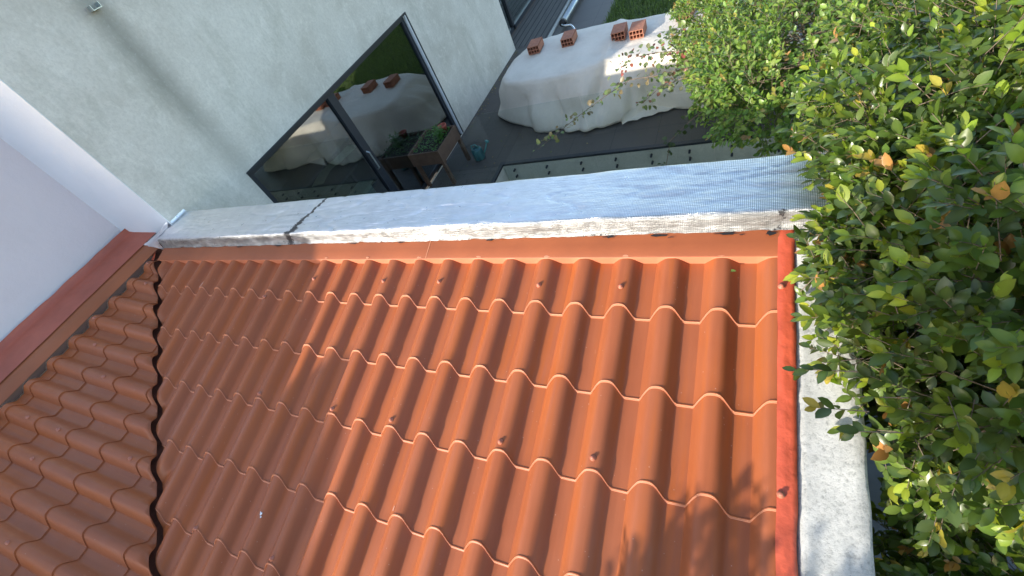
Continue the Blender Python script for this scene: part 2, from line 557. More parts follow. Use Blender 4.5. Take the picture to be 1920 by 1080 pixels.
# flashing band above the tiles + scalloped closure strip hanging from its edge
def band(fn, t0, t1, s_a, s_b, h, n=60, wav=.0015):
    mb = MB(); vs = []; fs = []
    for i in range(n + 1):
        t = t0 + (t1 - t0) * i / n
        dz = wav * noise.noise(Vector((t * 2.1, 5, 1)))
        for s, hh in ((s_a, h + .010), (s_a * .5 + s_b * .5, h + .004), (s_b - .004, h + .001), (s_b, h - .002)):
            vs.append(fn(t, s, hh + dz))
    for i in range(n):
        for j in range(3): fs.append((i * 4 + j, i * 4 + j + 1, (i + 1) * 4 + j + 1, (i + 1) * 4 + j))
    mb.add(vs, fs); return mb
def closure(fn, t0, t1, s, top, per_n=13):
    mb = MB(); vs = []; fs = []
    ts = [t0]; k = math.floor(t0 / PER)
    while k * PER < t1:
        for a, _ in PROFILE:
            if t0 < k * PER + a < t1: ts.append(k * PER + a)
        k += 1
    ts.append(t1)
    for t in ts:
        vs += [fn(t, s, top), fn(t, s + .006, min(prof(t) - .004, top - .001))]
    for i in range(len(ts) - 1): fs.append((2 * i, 2 * i + 1, 2 * i + 3, 2 * i + 2))
    mb.add(vs, fs); return mb
HT = .0500
b = band(roof_pt, -4.62, -1.675, -.075, .062, HT)
b.build('head_flashing', M_FLASH, roof, True)
b = band(roof_pt, -1.681, .078, -.075, .0605, HT + .0022)
b.build('head_flashing', M_FLASH, roof, True)
mb = MB(); mb.add([roof_pt(-1.6835, -.07, HT + .0145), roof_pt(-1.6795, -.07, HT + .0145), roof_pt(-1.6795, .0615, HT + .0045), roof_pt(-1.6835, .0615, HT + .0045)], [(0, 1, 2, 3)])
mb.build('flashing_lap', M_LIP, roof)
b = closure(roof_pt, -4.62, .076, .0585, HT - .001)
clip(b, VA + VN * .03, VN)
b.build('closure_strip', M_CLOSE, roof)

# red tape over the verge
mb = MB(); vs = []; fs = []; n = 220
for i in range(n + 1):
    s = -.075 + 3.0 * i / n
    wob = .006 * noise.noise(Vector((1, s * 6, 0))); wz = .0035 * noise.noise(Vector((4, s * 15, 0))) + .003 * abs(noise.noise(Vector((9, s * 40, 0))))
    for x, h in ((.072 + wob * .5, .0575), (.086, .0590 + wz), (.100, .0575 + wz * 1.5), (.114 + wob * .3, .0555 - wz), (.130 + wob, .0525 + wz), (.133 + wob, .016)):
        vs.append(roof_pt(x, s, h))
for i in range(n):
    for j in range(5): fs.append((i * 6 + j, i * 6 + j + 1, (i + 1) * 6 + j + 1, (i + 1) * 6 + j))
mb.add(vs, fs); o = mb.build('verge_tape', M_TAPE, roof, True)
# short red tape patch over the flashing joint in the corner
mb = MB(); vs = []
for i in range(5):
    s = -.075 + .14 * i / 4
    for x in (-4.86 + .02 * i, -4.745 + .02 * i): vs.append(roof_pt(x, s, HT + .013 - .002 * i))
mb.add(vs, [(2 * i, 2 * i + 2, 2 * i + 3, 2 * i + 1) for i in range(4)])
mb.build('joint_tape', M_TAPE, roof)
# sloping metal sheet closing the corner to the left of the head flashing
def screw(fn, t, s, parent, h0=None):
    mb = MB()
    h = prof(t) + .004 if h0 is None else h0
    c = Vector(fn(t, s, h)); nrm = (Vector(fn(t, s, h + 1)) - c).normalized()
    a = nrm.cross(Vector((0, 1, .3))).normalized(); bb = nrm.cross(a)
    prof_ = [(.0125, 0), (.0125, .003), (.008, .005), (.0075, .011), (.004, .0135)]
    nn = 10; vs = []; fs = []
    for r, z in prof_:
        for k in range(nn):
            an = 2 * math.pi * k / nn
            vs.append(c + a * r * math.cos(an) + bb * r * math.sin(an) + nrm * z)
    for i in range(len(prof_) - 1):
        for k in range(nn):
            k2 = (k + 1) % nn
            fs.append((i * nn + k, i * nn + k2, (i + 1) * nn + k2, (i + 1) * nn + k))
    fs.append(tuple(4 * nn + k for k in range(nn)))
    mb.add(vs, fs)
    return mb.build('screw', M_SCREW, parent, True)
for x, r in ((-2.535, .60), (-1.935, .61), (-1.533, .60), (-.933, .62), (-.533, .61), (-2.935, 1.02 + .0),
             (-1.933, 2.80), (-1.533, 2.78), (-.933, 2.77), (-.533, 2.74), (-2.533, 2.80), (-1.933, 4.80), (-2.533, 4.86), (-.33, 5.1)):
    screw(roof_pt, x, r * COURSE, roof)
# paint scuffs along the flashing fold, dried drips and one pale splash on the tiles
random.seed(4)
for x in (-2.507, -2.138, -1.73, -1.325, -.927, -.533, -.133):
    mb = MB(); vs = []
    for k in range(9):
        a = k / 9 * 6.283; q = random.uniform(.6, 1.2)
        vs.append(roof_pt(x + .016 * q * math.cos(a), .0545 + .007 * q * math.sin(a), HT + .0035))
    mb.add(vs, [tuple(range(9))]); mb.build('paint_scuff', M_LIP, roof)
M_DRIP = mat_plain('dried_pale_paint', (.66, .47, .40), .6, var=.1, bmp=0)
for pts, w_ in (([(-3.844, .287), (-3.822, .22), (-3.806, .17), (-3.796, .11)], .0035), ([(-1.36, 1.31), (-1.362, 1.33)], .002)):
    mb = MB(); vs = []
    for k, (x, q) in enumerate(pts):
        h = prof(x) + .0085
        for sg in (-1, 1): vs.append(roof_pt(x + sg * w_ * (.5 if k in (0, len(pts) - 1) else 1), q, h))
    mb.add(vs, [(2 * k, 2 * k + 2, 2 * k + 3, 2 * k + 1) for k in range(len(pts) - 1)]); mb.build('paint_drip', M_DRIP, roof)
mb = MB()
for cx_, cq, rr_ in ((-2.12, 1.52, .008), (-2.114, 1.532, .005), (-2.127, 1.515, .004)):
    vs = [roof_pt(cx_ + rr_ * math.cos(a * .9) * random.uniform(.7, 1.2), cq + rr_ * math.sin(a * .9) * random.uniform(.7, 1.2), prof(cx_) + .006) for a in range(7)]
    mb.add(vs, [tuple(range(7))])
o = mb.build('bird_dropping', M_SEAL); tag(o, 'tiny white bird dropping on the shaded tiles of the main roof', 'dropping')
for r in (.58, 2.73, 5.0):
    screw(roof_pt, .084, r * COURSE, roof, .061)

# --- side roof
roof2 = thing('tiled_roof', 'shaded terracotta wave-tile roof between the pale lilac wall and the jagged valley', 'roof', (-4, -2, -.2))
mb = sheet(left_pt, -3.2, 1.45 * PER / PERL + .0, .225, 0, 0, 9)
clip(mb, VA + VN * -.008, -VN)
ts = mb.build('tile_sheet', [M_TILE_L, M_TILE_L], roof2); shade(ts)
sm = ts.modifiers.new('thick', 'SOLIDIFY'); sm.thickness = .003; sm.offset = -1
YT = (.06 + 1.36) * PER / PERL
b = band(left_pt, -3.2, YT + .04, -.06, .205, .049, 60)
b.build('head_flashing', M_FLASH, roof2, True)
b = closure(left_pt, -3.2, YT - .1, .200, .047)
clip(b, VA - VN * .018, -VN)
b.build('closure_strip', M_CLOSE2, roof2)
# red membrane from the metal up to the wall
mb = MB(); vs = []; fs = []; n = 90
for i in range(n + 1):
    t = -3.2 + (YT + .16 + 3.2) * i / n
    wz = .004 * noise.noise(Vector((3, t * 6, 0)))
    rows = [(.02 + wz, .062), (-.02, .066 + wz), (-.12, .070 + wz), (-.235, .076), (-.272, .085), (-.283, .125 + wz * 2)]
    for s, h in rows: vs.append(left_pt(t, s, h))
for i in range(n):
    for j in range(5): fs.append((i * 6 + j, i * 6 + j + 1, (i + 1) * 6 + j + 1, (i + 1) * 6 + j))
mb.add(vs, fs); mb.build('wall_membrane', M_TAPE2, roof2, True)
for t, s in ((1.055, .45), (.455, .53), (.255, .53 + .347), (-.145, .55), (-.145, .55 + .347), (-.345, .9), (-.745, 1.25), (-.145, 1.62), (1.255, .26), (.655, .27)):
    tt = math.floor(t / PER) * PER + .068
    screw(left_pt, tt, s, roof2)

# valley gutter
gut = MB(); vs = []
za = -.01; zb = -.01 + (-.36)
for p, z in ((VA, za), (VB, zb)): pass
d = VB - VA
P0 = VA - d * .25; P1 = VA + d * 1.9
def vz(p): return -.008 + (p - VA).dot(d) / d.length_squared * (-.362)
for p in (P0, P1):
    z = vz(p)
    vs += [tuple(p - VN * .16 + Vector((0, 0, z - .015))), tuple(p - VN * .02 + Vector((0, 0, z - .035))), tuple(p + VN * .03 + Vector((0, 0, z - .035))), tuple(p + VN * .16 + Vector((0, 0, z - .03)))]
gut.add(vs, [(0, 1, 5, 4), (1, 2, 6, 5), (2, 3, 7, 6)])
gut = gut.build('valley_gutter', M_DARK)
tag(gut, 'dark valley gutter showing in the jagged gap between the two tiled roofs', 'gutter')

# --- ledge beside the roof: top of the boundary wall, follows the slope
led = thing('boundary_wall', 'rough pale concrete wall top beside the red verge under the shrub', 'wall', (.22, -1, -2.4))
mb = MB(); vs = []; fs = []
ny = 160; xs = [.128, .136, .160, .20, .24, .28, .308, .318]
for i in range(ny + 1):
    s = -.08 + 3.2 * i / ny
    for j, x in enumerate(xs):
        e = (-.012 if j in (0, len(xs) - 1) else 0)
        if j == 1: e = .004
        h = .040 + e + .0015 * noise.fractal(Vector((x * 14, s * 14, 2)), 1, 2, 4)
        vs.append(roof_pt(x + (.003 * noise.noise(Vector((s * 9, j, 0))) if j == 7 else 0), s, h))
m_ = len(xs)
for i in range(ny):
    for j in range(m_ - 1): fs.append((i * m_ + j, i * m_ + j + 1, (i + 1) * m_ + j + 1, (i + 1) * m_ + j))
mb.add(vs, fs)
mb.build('wall_top', M_CONC, led, True)
mb = MB()
a0 = roof_pt(0, -.08, 0); a1 = roof_pt(0, 3.12, 0)
vs = []
for x in (.132, .3135):
    vs += [(x, a0[1], a0[2]), (x, a1[1], a1[2]), (x, a1[1], -2.6), (x, a0[1], -2.6)]
mb.add(vs, [(0, 1, 2, 3), (4, 7, 6, 5), (1, 5, 6, 2)])
mb.build('wall_body', M_CONC, led)

# --- parapet with foil
par = thing('parapet_wall', 'low parapet wrapped in wrinkled silver foil above the main tiled roof', 'wall', (-2, .24, -2.4))
PX0, PX1 = -4.615, .46
PZ = .16; PY0, PY1 = .055, .425
mb = MB()
mb.box((PX0, PY0 + .012, -4.7), (PX1 - .01, PY1 - .012, PZ - .012))
mb.build('wall_body', M_FASCIA, par)
# foil skin: lower edge, up the front, over the top, down the back
path = [(PY0 - .013, .0715), (PY0 - .010, .077), (PY0 - .005, .088), (PY0 - .001, .110), (PY0 + .002, .135), (PY0 + .006, .150), (PY0 + .016, .158)]
for i in range(1, 31): path.append((PY0 + .016 + (PY1 - PY0 - .028) * i / 30, PZ))
path += [(PY1 - .003, PZ - .004), (PY1, PZ - .014), (PY1 + .001, PZ - .06), (PY1 + .002, PZ - .12)]
nx = 640
vs = []; cols = []; fs = []
for i in range(nx + 1):
    x = PX0 + (PX1 - PX0) * i / nx
    for j, (y, z) in enumerate(path):
        crump = noise.fractal(Vector((x * 1.7 + y * 2, y * 9, z * 9)), 1, 2.1, 5)
        fine = noise.fractal(Vector((x * 7, y * 20 + 5, z * 30)), 1, 2, 3)
        rid = abs(noise.noise(Vector((x * 2.2 - y * 5, y * 12 + x * .8, z * 8 + 3))))
        d_ = .0035 * crump + .0016 * fine - .005 * max(0, .12 - rid) * 8
        front = j < 7
        yy, zz, xx = y, z, x
        if j == 0:
            zz += .004 * noise.noise(Vector((x * 7, 0, 0))) + .004 * noise.noise(Vector((x * 27, 0, 0)))
        if front: yy -= d_ * 1.3 + .003 * abs(noise.noise(Vector((x * 22, z * 10, 0))))
        else:
            zz += d_
            for yc, am in ((.235 + .02 * noise.noise(Vector((x * .8, 3, 0))) - .008 * x, .0045), (.33 + .03 * noise.noise(Vector((x * .7, 8, 0))), .003), (.13 + .02 * noise.noise(Vector((x * .9, 13, 0))), .003)):
                am *= max(0, .35 + noise.noise(Vector((x * 1.3, yc * 9, 20))))
                zz += am * math.exp(-((y - yc) / .008) ** 2)
        # left end: the foil flares out over the side flashing and turns up against the wall
        if x < PX0 + .02 and front:
            xx = x
        vs.append((xx, yy, zz))
        # tar / dirt mask
        t = 0
        q = (z - .04) * 1.0 if front else .12 + (y - PY0)
        xl = -2.93 + q * .36 + .02 * noise.noise(Vector((q * 20, 1, 1)))
        t = max(t, 1 - abs(x - xl) / (.05 + .09 * max(0, .2 - abs(q - .14)) / .2))
        t *= .66
        if j <= 1: t = max(t, .38 + .25 * noise.noise(Vector((x * 5, 9, 0))))
        t = max(t, .60 * max(0, 1 - math.hypot(x - .085, (q - .10) * .7) / .06))
        t = max(t, .55 * max(0, 1 - math.hypot((x - .07) * 1.0, (q - .03)) / .10))
        wv = min(.9, max(.03, (x + 1.1) / 1.2)) if not front else min(1, max(.45, (x + 2.6) / 1.6))
        cols.append((max(t, 0), wv, (max(.35, .95 - .7 * abs(noise.noise(Vector((x * 5, z * 40, 2))) + .6 * noise.noise(Vector((x * 19, z * 60, 7))))) if j < 6 else 0)))
m_ = len(path)
for i in range(nx):
    for j in range(m_ - 1): fs.append((i * m_ + j, i * m_ + j + 1, (i + 1) * m_ + j + 1, (i + 1) * m_ + j))
mb = MB(); mb.add(vs, fs); mb.col = cols
mb.build('foil_cover', M_FOIL, par, True)
# tar squeezed out under the foil onto the flashing
random.seed(9)
for x, q, w_, l_ in ((-.62, -.040, .035, .007), (-.40, -.040, .05, .006), (-.34, -.030, .016, .003), (-.12, -.041, .06, .006), (-.06, -.034, .015, .003), (.045, -.036, .02, .012), (-3.5, -.042, .05, .005), (-3.05, -.042, .04, .006), (-2.3, -.042, .05, .004), (-1.9, -.042, .03, .004), (-1.28, -.042, .03, .006)):
    mb = MB(); vs = []
    for k in range(11):
        a = k / 11 * 6.283; g = random.uniform(.5, 1.25)
        vs.append(roof_pt(x + w_ * g * math.cos(a), q - .004 + l_ * g * math.sin(a), HT + .0155))
    mb.add(vs, [tuple(range(11))]); mb.build('tar_smear', M_BLACK, par)
# flared foil ear at the wall end + upstand strip against the grey wall
mb = MB(); vs = []; fs = []; cols = []
A_ = [Vector((-4.90, .045, .098)), Vector((-4.80, .115, .120)), Vector((-4.70, .190, .150)), Vector((-4.635, .245, .185))]
B_ = [Vector((-4.612, .046, .048)), Vector((-4.612, .052, .145)), Vector((-4.612, .10, .163)), Vector((-4.612, .245, .163))]
B0 = [Vector((-4.62, .040, .045)), Vector((-4.618, .050, .120)), Vector((-4.614, .09, .164)), Vector((-4.613, .20, .165))]
nn = 14
for i in range(nn + 1):
    f = i / nn * 3; k = min(2, int(f)); g = f - k
    a = A_[k].lerp(A_[k + 1], g); bb = B0[k].lerp(B0[k + 1], g)
    for j in range(9):
        u = j / 8
        p = a.lerp(bb, u)
        p.z += .018 * math.sin(math.pi * min(1, u * 1.0)) * (1 - i / nn) + .003 * noise.noise(p * 30) + (.016 * (1 - u / .12) if u < .12 else 0)
        vs.append(p); cols.append((0, .1, 0))
for i in range(nn):
    for j in range(8): fs.append((i * 9 + j, i * 9 + j + 1, (i + 1) * 9 + j + 1, (i + 1) * 9 + j))
mb.add(vs, fs); mb.col = cols
mb.build('foil_end', M_FOIL, par, True)
mb = MB(); vs = []; fs = []; cols = []
for i in range(31):
    y = .255 + .17 * i / 30
    w_ = .004 * noise.noise(Vector((y * 60, 0, 0)))
    for x, z in ((-4.590 + w_, .163), (-4.602, .166), (-4.609, .172 + w_), (-4.612 + .001, .188 + w_)):
        vs.append((x, y, z)); cols.append((0, .1, 0))
for i in range(30):
    for j in range(3): fs.append((i * 4 + j, i * 4 + j + 1, (i + 1) * 4 + j + 1, (i + 1) * 4 + j))
mb.add(vs, fs); mb.col = cols
mb.build('foil_upstand', M_FOIL, par, True)

# ------------------------------------------------------------------ neighbouring house
house = thing('neighbour_house', 'grey plastered house with a dark sliding door beside the terrace', 'house', (-6, 3, -2.02))
GX = -4.62
DY0, DY1, DZ0, DZ1 = 1.14, 4.80, -2.0, .02
WEND = 7.80
TOPG = 2.0
mb = MB()
def wallquad(mb, y0, y1, z0, z1):
    ny_ = max(1, int((y1 - y0) / .5)); nz_ = max(1, int((z1 - z0) / .5))
    vs = [(GX, y0 + (y1 - y0) * i / ny_, z0 + (z1 - z0) * j / nz_) for i in range(ny_ + 1) for j in range(nz_ + 1)]
    mb.add(vs, [(i * (nz_ + 1) + j, (i + 1) * (nz_ + 1) + j, (i + 1) * (nz_ + 1) + j + 1, i * (nz_ + 1) + j + 1) for i in range(ny_) for j in range(nz_)])
wallquad(mb, .25, DY0, -4.7, TOPG); wallquad(mb, DY0, DY1, DZ1, TOPG); wallquad(mb, DY1, WEND, -4.7, TOPG); wallquad(mb, DY0, DY1, -4.7, DZ0)
RV = .14   # reveal
mb.add([(GX, DY0, DZ0), (GX, DY0, DZ1), (GX - RV, DY0, DZ1), (GX - RV, DY0, DZ0)], [(0, 1, 2, 3)])
mb.add([(GX, DY1, DZ0), (GX, DY1, DZ1), (GX - RV, DY1, DZ1), (GX - RV, DY1, DZ0)], [(0, 3, 2, 1)])
mb.add([(GX, DY0, DZ1), (GX, DY1, DZ1), (GX - RV, DY1, DZ1), (GX - RV, DY0, DZ1)], [(0, 1, 2, 3)])
mb.add([(GX, WEND, -4.7), (GX, WEND, TOPG), (-5.3, WEND, TOPG), (-5.3, WEND, -4.7)], [(0, 3, 2, 1)])
mb.build('plastered_wall', M_GREY, house)
mb = MB()
mb.add([(GX - .001, .25, -4.7), (-5.25, .14, -4.7), (-5.25, .14, TOPG), (GX - .001, .25, TOPG)], [(0, 1, 2, 3)])
mb.build('white_return_wall', M_WHITE, house)
# pale bead on the outer corner
mb = MB()
mb.tube([(GX + .001, .25, .15), (GX + .001, .25, TOPG)], .0055, 6)
mb.build('corner_bead', M_SEAL, house)
# pale lilac wall: lower beside the roof, taller farther out
mb = MB()
# made-up top out of view, shaped for where sun and shadow fall: (y, z)
prf = [(.14, TOPG), (-.87, TOPG), (-.87, .54), (-1.72, .84), (-3.0, 1.28), (-4.05, 1.67), (-6.1, 1.67), (-6.1, 1.90), (-13, 1.90)]
for x, flip in ((-5.25, 0), (-5.45, 1)):
    for (ya, za_), (yb, zb_) in zip(prf, prf[1:]):
        if abs(ya - yb) < 1e-6: continue
        q = [(x, ya, -4.7), (x, ya, za_), (x, yb, zb_), (x, yb, -4.7)]
        mb.add(q, [(0, 1, 2, 3) if not flip else (3, 2, 1, 0)])
for (ya, za_), (yb, zb_) in zip(prf, prf[1:]):
    mb.add([(-5.25, ya, za_), (-5.25, yb, zb_), (-5.45, yb, zb_), (-5.45, ya, za_)], [(0, 1, 2, 3)])
mb.build('lilac_wall', M_LILAC, house)
# flat roof of the block
mb = MB()
mb.add([(GX, .25, TOPG), (GX, WEND, TOPG), (-9.5, WEND, TOPG), (-9.5, .14, TOPG), (-5.25, .14, TOPG)], [(0, 1, 2, 3, 4)])
mb.build('flat_roof', M_CONC, house)
# roof outlet spout above the stain
mb = MB()
mb.box((GX - .02, 1.105, 1.60), (GX + .055, 1.185, 1.606)); mb.box((GX - .02, 1.105, 1.606), (GX + .055, 1.110, 1.64)); mb.box((GX - .02, 1.18, 1.606), (GX + .055, 1.185, 1.64))
mb.build('rain_spout', M_STEEL, house)

# sliding door (part) with its sub-parts
door_mb = MB()
FX = GX - .07
door_mb.box((FX - .06, DY0 + .003, DZ0), (FX + .03, DY1 - .003, DZ0 + .06))
door_mb.box((FX - .06, DY0 + .003, DZ1 - .075), (FX + .035, DY1 - .003, DZ1 - .003))
door_mb.box((FX - .06, DY0 + .003, DZ0 + .06), (FX + .03, DY0 + .08, DZ1 - .075))
door_mb.box((FX - .06, DY1 - .10, DZ0 + .06), (FX + .03, DY1 - .035, DZ1 - .075))
door = door_mb.build('sliding_door', M_FRAME, house, bevel=.004)
def sub(mb, name, mats, parent, **k):
    o = mb.build(name, mats, None, **k)
    o.parent = parent
    o.matrix_parent_inverse = Matrix.Identity(4)
    return o
MY = 2.74
m1 = MB(); m1.box((FX - .045, MY - .065, DZ0 + .06), (FX + .022, MY + .065, DZ1 - .075)); sub(m1, 'mullion', M_FRAME, door, bevel=.004)
m1 = MB(); m1.box((FX - .02, DY0 + .08, DZ0 + .06), (FX - .012, MY - .065, DZ1 - .075)); sub(m1, 'glass_pane', M_GLASS, door)
m1 = MB(); m1.box((FX - .004, MY + .065, DZ0 + .06), (FX + .004, DY1 - .10, DZ1 - .075)); sub(m1, 'glass_pane', M_GLASS, door)
m1 = MB(); m1.tube([(FX + .022, MY - .03, -1.15), (FX + .06, MY - .03, -1.13), (FX + .06, MY - .03, -.88), (FX + .022, MY - .03, -.86)], .010, 8); sub(m1, 'handle', M_STEEL, door)
m1 = MB(); m1.box((GX - .035, DY1 - .033, DZ0), (GX + .004, DY1 - .012, DZ1 - .004)); sub(m1, 'jamb_seal', M_SEAL, door)
m1 = MB(); m1.box((GX - .03, DY1 - .010, DZ0), (GX + .010, DY1 + .016, DZ1 - .004)); sub(m1, 'jamb_cover', M_FRAME, door)
m1 = MB(); m1.box((GX - .06, DY0 - .0, DZ1 - .022), (GX + .014, DY1 + .012, DZ1 + .003)); sub(m1, 'head_drip', M_FRAME, door)

# room behind the glass
mb = MB()
rx0, rx1 = -8.6, FX - .07
mb.add([(rx0, .6, DZ0), (rx1, .6, DZ0), (rx1, 6.2, DZ0), (rx0, 6.2, DZ0)], [(0, 1, 2, 3)])
mb.add([(rx0, .6, .35), (rx1, .6, .35), (rx1, 6.2, .35), (rx0, 6.2, .35)], [(0, 3, 2, 1)])
mb.add([(rx0, .6, DZ0), (rx0, 6.2, DZ0), (rx0, 6.2, .35), (rx0, .6, .35)], [(0, 1, 2, 3)])
mb.add([(rx0, .6, DZ0), (rx1, .6, DZ0), (rx1, .6, .35), (rx0, .6, .35)], [(0, 3, 2, 1)])
mb.add([(rx0, 6.2, DZ0), (rx1, 6.2, DZ0), (rx1, 6.2, .35), (rx0, 6.2, .35)], [(0, 1, 2, 3)])
mb.build('room_interior', M_INT, house)

# second, set-back glazing beyond the end of the wall
mb = MB()
g0, g1 = WEND, 13.0
for y in (g0 + .02, g0 + 1.0, g0 + 2.6, g1 - .1):
    mb.box((-5.06, y, DZ0), (-4.98, y + .09, .2))
mb.box((-5.06, g0 + .11, DZ0), (-4.98, g1 - .1, DZ0 + .09))
sd2 = mb.build('window_wall', M_FRAME, house)
m1 = MB(); m1.box((-5.03, g0 + .11, DZ0 + .09), (-5.022, g1 - .1, .2)); sub(m1, 'glass_pane', M_GLASS, sd2)
mb = MB()
mb.add([(-8, WEND, DZ0 - .001), (-5.07, WEND, DZ0 - .001), (-5.07, 13, DZ0 - .001), (-8, 13, DZ0 - .001)], [(0, 1, 2, 3)])
mb.add([(-8, WEND, DZ0), (-8, 13, DZ0), (-8, 13, 2), (-8, WEND, 2)], [(0, 1, 2, 3)])
mb.add([(-8, WEND, .22), (-4.9, WEND, .22), (-4.9, 13, .22), (-8, 13, .22)], [(0, 1, 2, 3)])
mb.build('rear_room', M_INT, house)

# things lying in the room
t_ = thing('side_table', 'dark table with a pale sheet behind the left door pane', 'table', (-5.9, 3.0, DZ0))
mb = MB(); mb.box((-6.5, 2.45, -1.30), (-5.45, 3.75, -1.26)); mb.build('table_top', M_GRAPHITE, t_, bevel=.004)
for px_, py_ in ((-6.45, 2.5), (-5.5, 2.5), (-6.45, 3.7), (-5.5, 3.7)):
    mb = MB(); mb.box((px_ - .025, py_ - .025, DZ0), (px_ + .025, py_ + .025, -1.30)); mb.build('leg', M_GRAPHITE, t_)
mb = MB(); mb.add([(-6.05, 2.62, -1.252), (-5.82, 2.66, -1.252), (-5.92, 3.0, -1.250), (-5.80, 3.25, -1.245), (-5.72, 3.62, -1.250), (-6.02, 3.66, -1.252), (-6.06, 3.3, -1.252), (-6.15, 3.0, -1.252)], [tuple(range(8))])
tag(mb.build('paper_sheet', M_PAPER), 'crumpled pale sheet on the table behind the left door pane', 'paper')
mb = MB(); mb.box((-5.02, 2.30, DZ0 + .001), (-4.83, 2.58, -1.27)); mb.box((-5.06, 2.26, -1.27), (-4.79, 2.62, -1.25))
tag(mb.build('stool', M_PAPER, bevel=.004), 'small square pale pedestal just inside the left door pane', 'stool')

# ------------------------------------------------------------------ terrace, well, yard
ZD = -2.02
def sheet_obj(name, x0, x1, y0, y1, z, mat, thick=None):
    mb = MB()
    if thick: mb.box((x0, y0, z - thick), (x1, y1, z))
    else: mb.add([(x0, y0, z), (x1, y0, z), (x1, y1, z), (x0, y1, z)], [(0, 1, 2, 3)])
    return tag(mb.build(name, mat), kind='structure')
WX = -3.43; WY = 3.74
mb = MB()
mb.add([(GX, .43, ZD), (WX, .43, ZD), (WX, WY, ZD), (GX, WY, ZD)], [(0, 1, 2, 3)])
mb.add([(-5.0, WY, ZD), (WX, WY, ZD), (WX, 16, ZD), (-5.0, 16, ZD)], [(0, 1, 2, 3)])
mb.add([(WX, WY, ZD), (8, WY, ZD), (8, 16, ZD), (WX, 16, ZD)], [(0, 1, 2, 3)])
tag(mb.build('terrace_floor', M_DECK), kind='structure')
sheet_obj('board_walk', -4.97, -3.93, 7.85, 15.5, ZD + .004, M_BOARD)
kerb = MB(); kerb.box((-3.93, 7.95, ZD), (-3.86, 13, ZD + .03))
tag(kerb.build('kerb_strip', M_FASCIA, bevel=.004), kind='structure')
# light well below the terrace
mb = MB()
mb.add([(WX, WY, -4.7), (3.5, WY, -4.7), (3.5, WY, ZD - .03), (WX, WY, ZD - .03)], [(0, 1, 2, 3)])
mb.add([(WX, .43, -4.7), (WX, WY, -4.7), (WX, WY, ZD - .03), (WX, .43, ZD - .03)], [(0, 1, 2, 3)])
o = mb.build('retaining_wall', M_FASCIA); tag(o, 'pale bolted wall face dropping below the terrace edge behind the foil parapet', 'wall')
mb = MB(); mb.box((WX - .002, WY - .004, ZD - .03), (3.5, WY + .06, ZD + .002)); mb.box((WX - .06, .43, ZD - .03), (WX - .002, WY + .06, ZD + .002))
tag(mb.build('terrace_edge_trim', M_FRAME), kind='structure')
sheet_obj('well_floor', WX, 3.5, .42, WY, -4.7, M_PAVE)
sheet_obj('ground', -60, 60, -60, 80, -4.75, M_GROUND)
sheet_obj('side_path', .31, 5, -6, .42, -2.5, M_PAVE)
mb = MB()
mb.add([(.46, .42, -4.7), (5, .42, -4.7), (5, .42, -2.5), (.46, .42, -2.5)], [(0, 1, 2, 3)])
o = mb.build('retaining_wall', M_CONC); tag(o, 'concrete wall under the side path behind the large-leaved shrub', 'wall')

# glass balustrade: panels hang on bolt pairs in front of the terrace edge
rail = thing('glass_balustrade', 'clear glass balustrade bolted to the pale terrace edge in front of the covered table', 'balustrade', (-1.7, WY - .03, ZD))
seg = [-3.46, -1.975, -.49, .995]
for i in range(3):
    mb = MB(); mb.box((seg[i] + .006, WY - .042, ZD - .30), (seg[i + 1] - .006, WY - .030, -1.145)); mb.build('glass_panel', M_RAIL, rail)
for y0, y1 in ((2.35, 3.69), (.95, 2.34)):
    mb = MB(); mb.box((-3.462, y0, ZD - .30), (-3.450, y1, -1.145)); mb.build('glass_panel', M_RAIL, rail)
for x in (-3.265, -2.735, -2.21, -1.72, -1.25, -.78, -.30, .2):
    for z in (-2.125, -2.235):
        mb = MB(); vs = []; nn = 10
        for r, y in ((.015, WY - .001), (.015, WY - .054), (.010, WY - .058)):
            for k in range(nn): vs.append((x + r * math.cos(k * .6283), y, z + r * math.sin(k * .6283)))
        fs = [(i * nn + k, i * nn + (k + 1) % nn, (i + 1) * nn + (k + 1) % nn, (i + 1) * nn + k) for i in range(2) for k in range(nn)] + [tuple(2 * nn + k for k in range(nn))]
        mb.add(vs, fs); mb.build('bolt', M_FRAME, rail, True)

# --- table under a dust sheet
def lerp(a, b, t): return a + (b - a) * t
top = [(-3.56, 4.95), (-3.56, 5.4), (-3.40, 5.98), (-2.9, 6.06), (-2.4, 6.09), (-1.9, 6.0), (-1.3, 5.88), (-.6, 5.85), (-.05, 5.75), (.0, 5.2), (-.1, 4.85), (-.7, 4.7), (-1.25, 4.66), (-1.70, 4.76), (-2.07, 4.72), (-2.43, 4.61), (-2.94, 4.64), (-3.4, 4.74)]
bot = [(-4.10, 5.25), (-4.02, 5.9), (-3.75, 6.5), (-2.95, 6.5), (-2.4, 6.55), (-1.9, 6.45), (-1.3, 6.4), (-.6, 6.35), (.3, 6.2), (.45, 5.2), (.3, 4.5), (-.5, 4.42), (-1.25, 4.62), (-1.72, 4.50), (-2.15, 4.30), (-2.62, 4.36), (-3.10, 4.52), (-3.72, 4.86)]
def loop(pts, n):
    m = len(pts); out = []
    for i in range(n):
        f = i / n * m; k = int(f); t = f - k
        p0, p1, p2, p3 = [pts[(k + a) % m] for a in (-1, 0, 1, 2)]
        q = []
        for c in (0, 1):
            q.append(.5 * (2 * p1[c] + (p2[c] - p0[c]) * t + (2 * p0[c] - 5 * p1[c] + 4 * p2[c] - p3[c]) * t * t + (3 * p1[c] - p0[c] - 3 * p2[c] + p3[c]) * t ** 3))
        out.append(q)
    return out
NR = 260
tl, bl = loop(top, NR), loop(bot, NR)
cx, cy = -1.8, 5.35
vs = []; fs = []
rad = [i / 16 for i in range(1, 17)]
dn = [i / 18 for i in range(1, 19)]
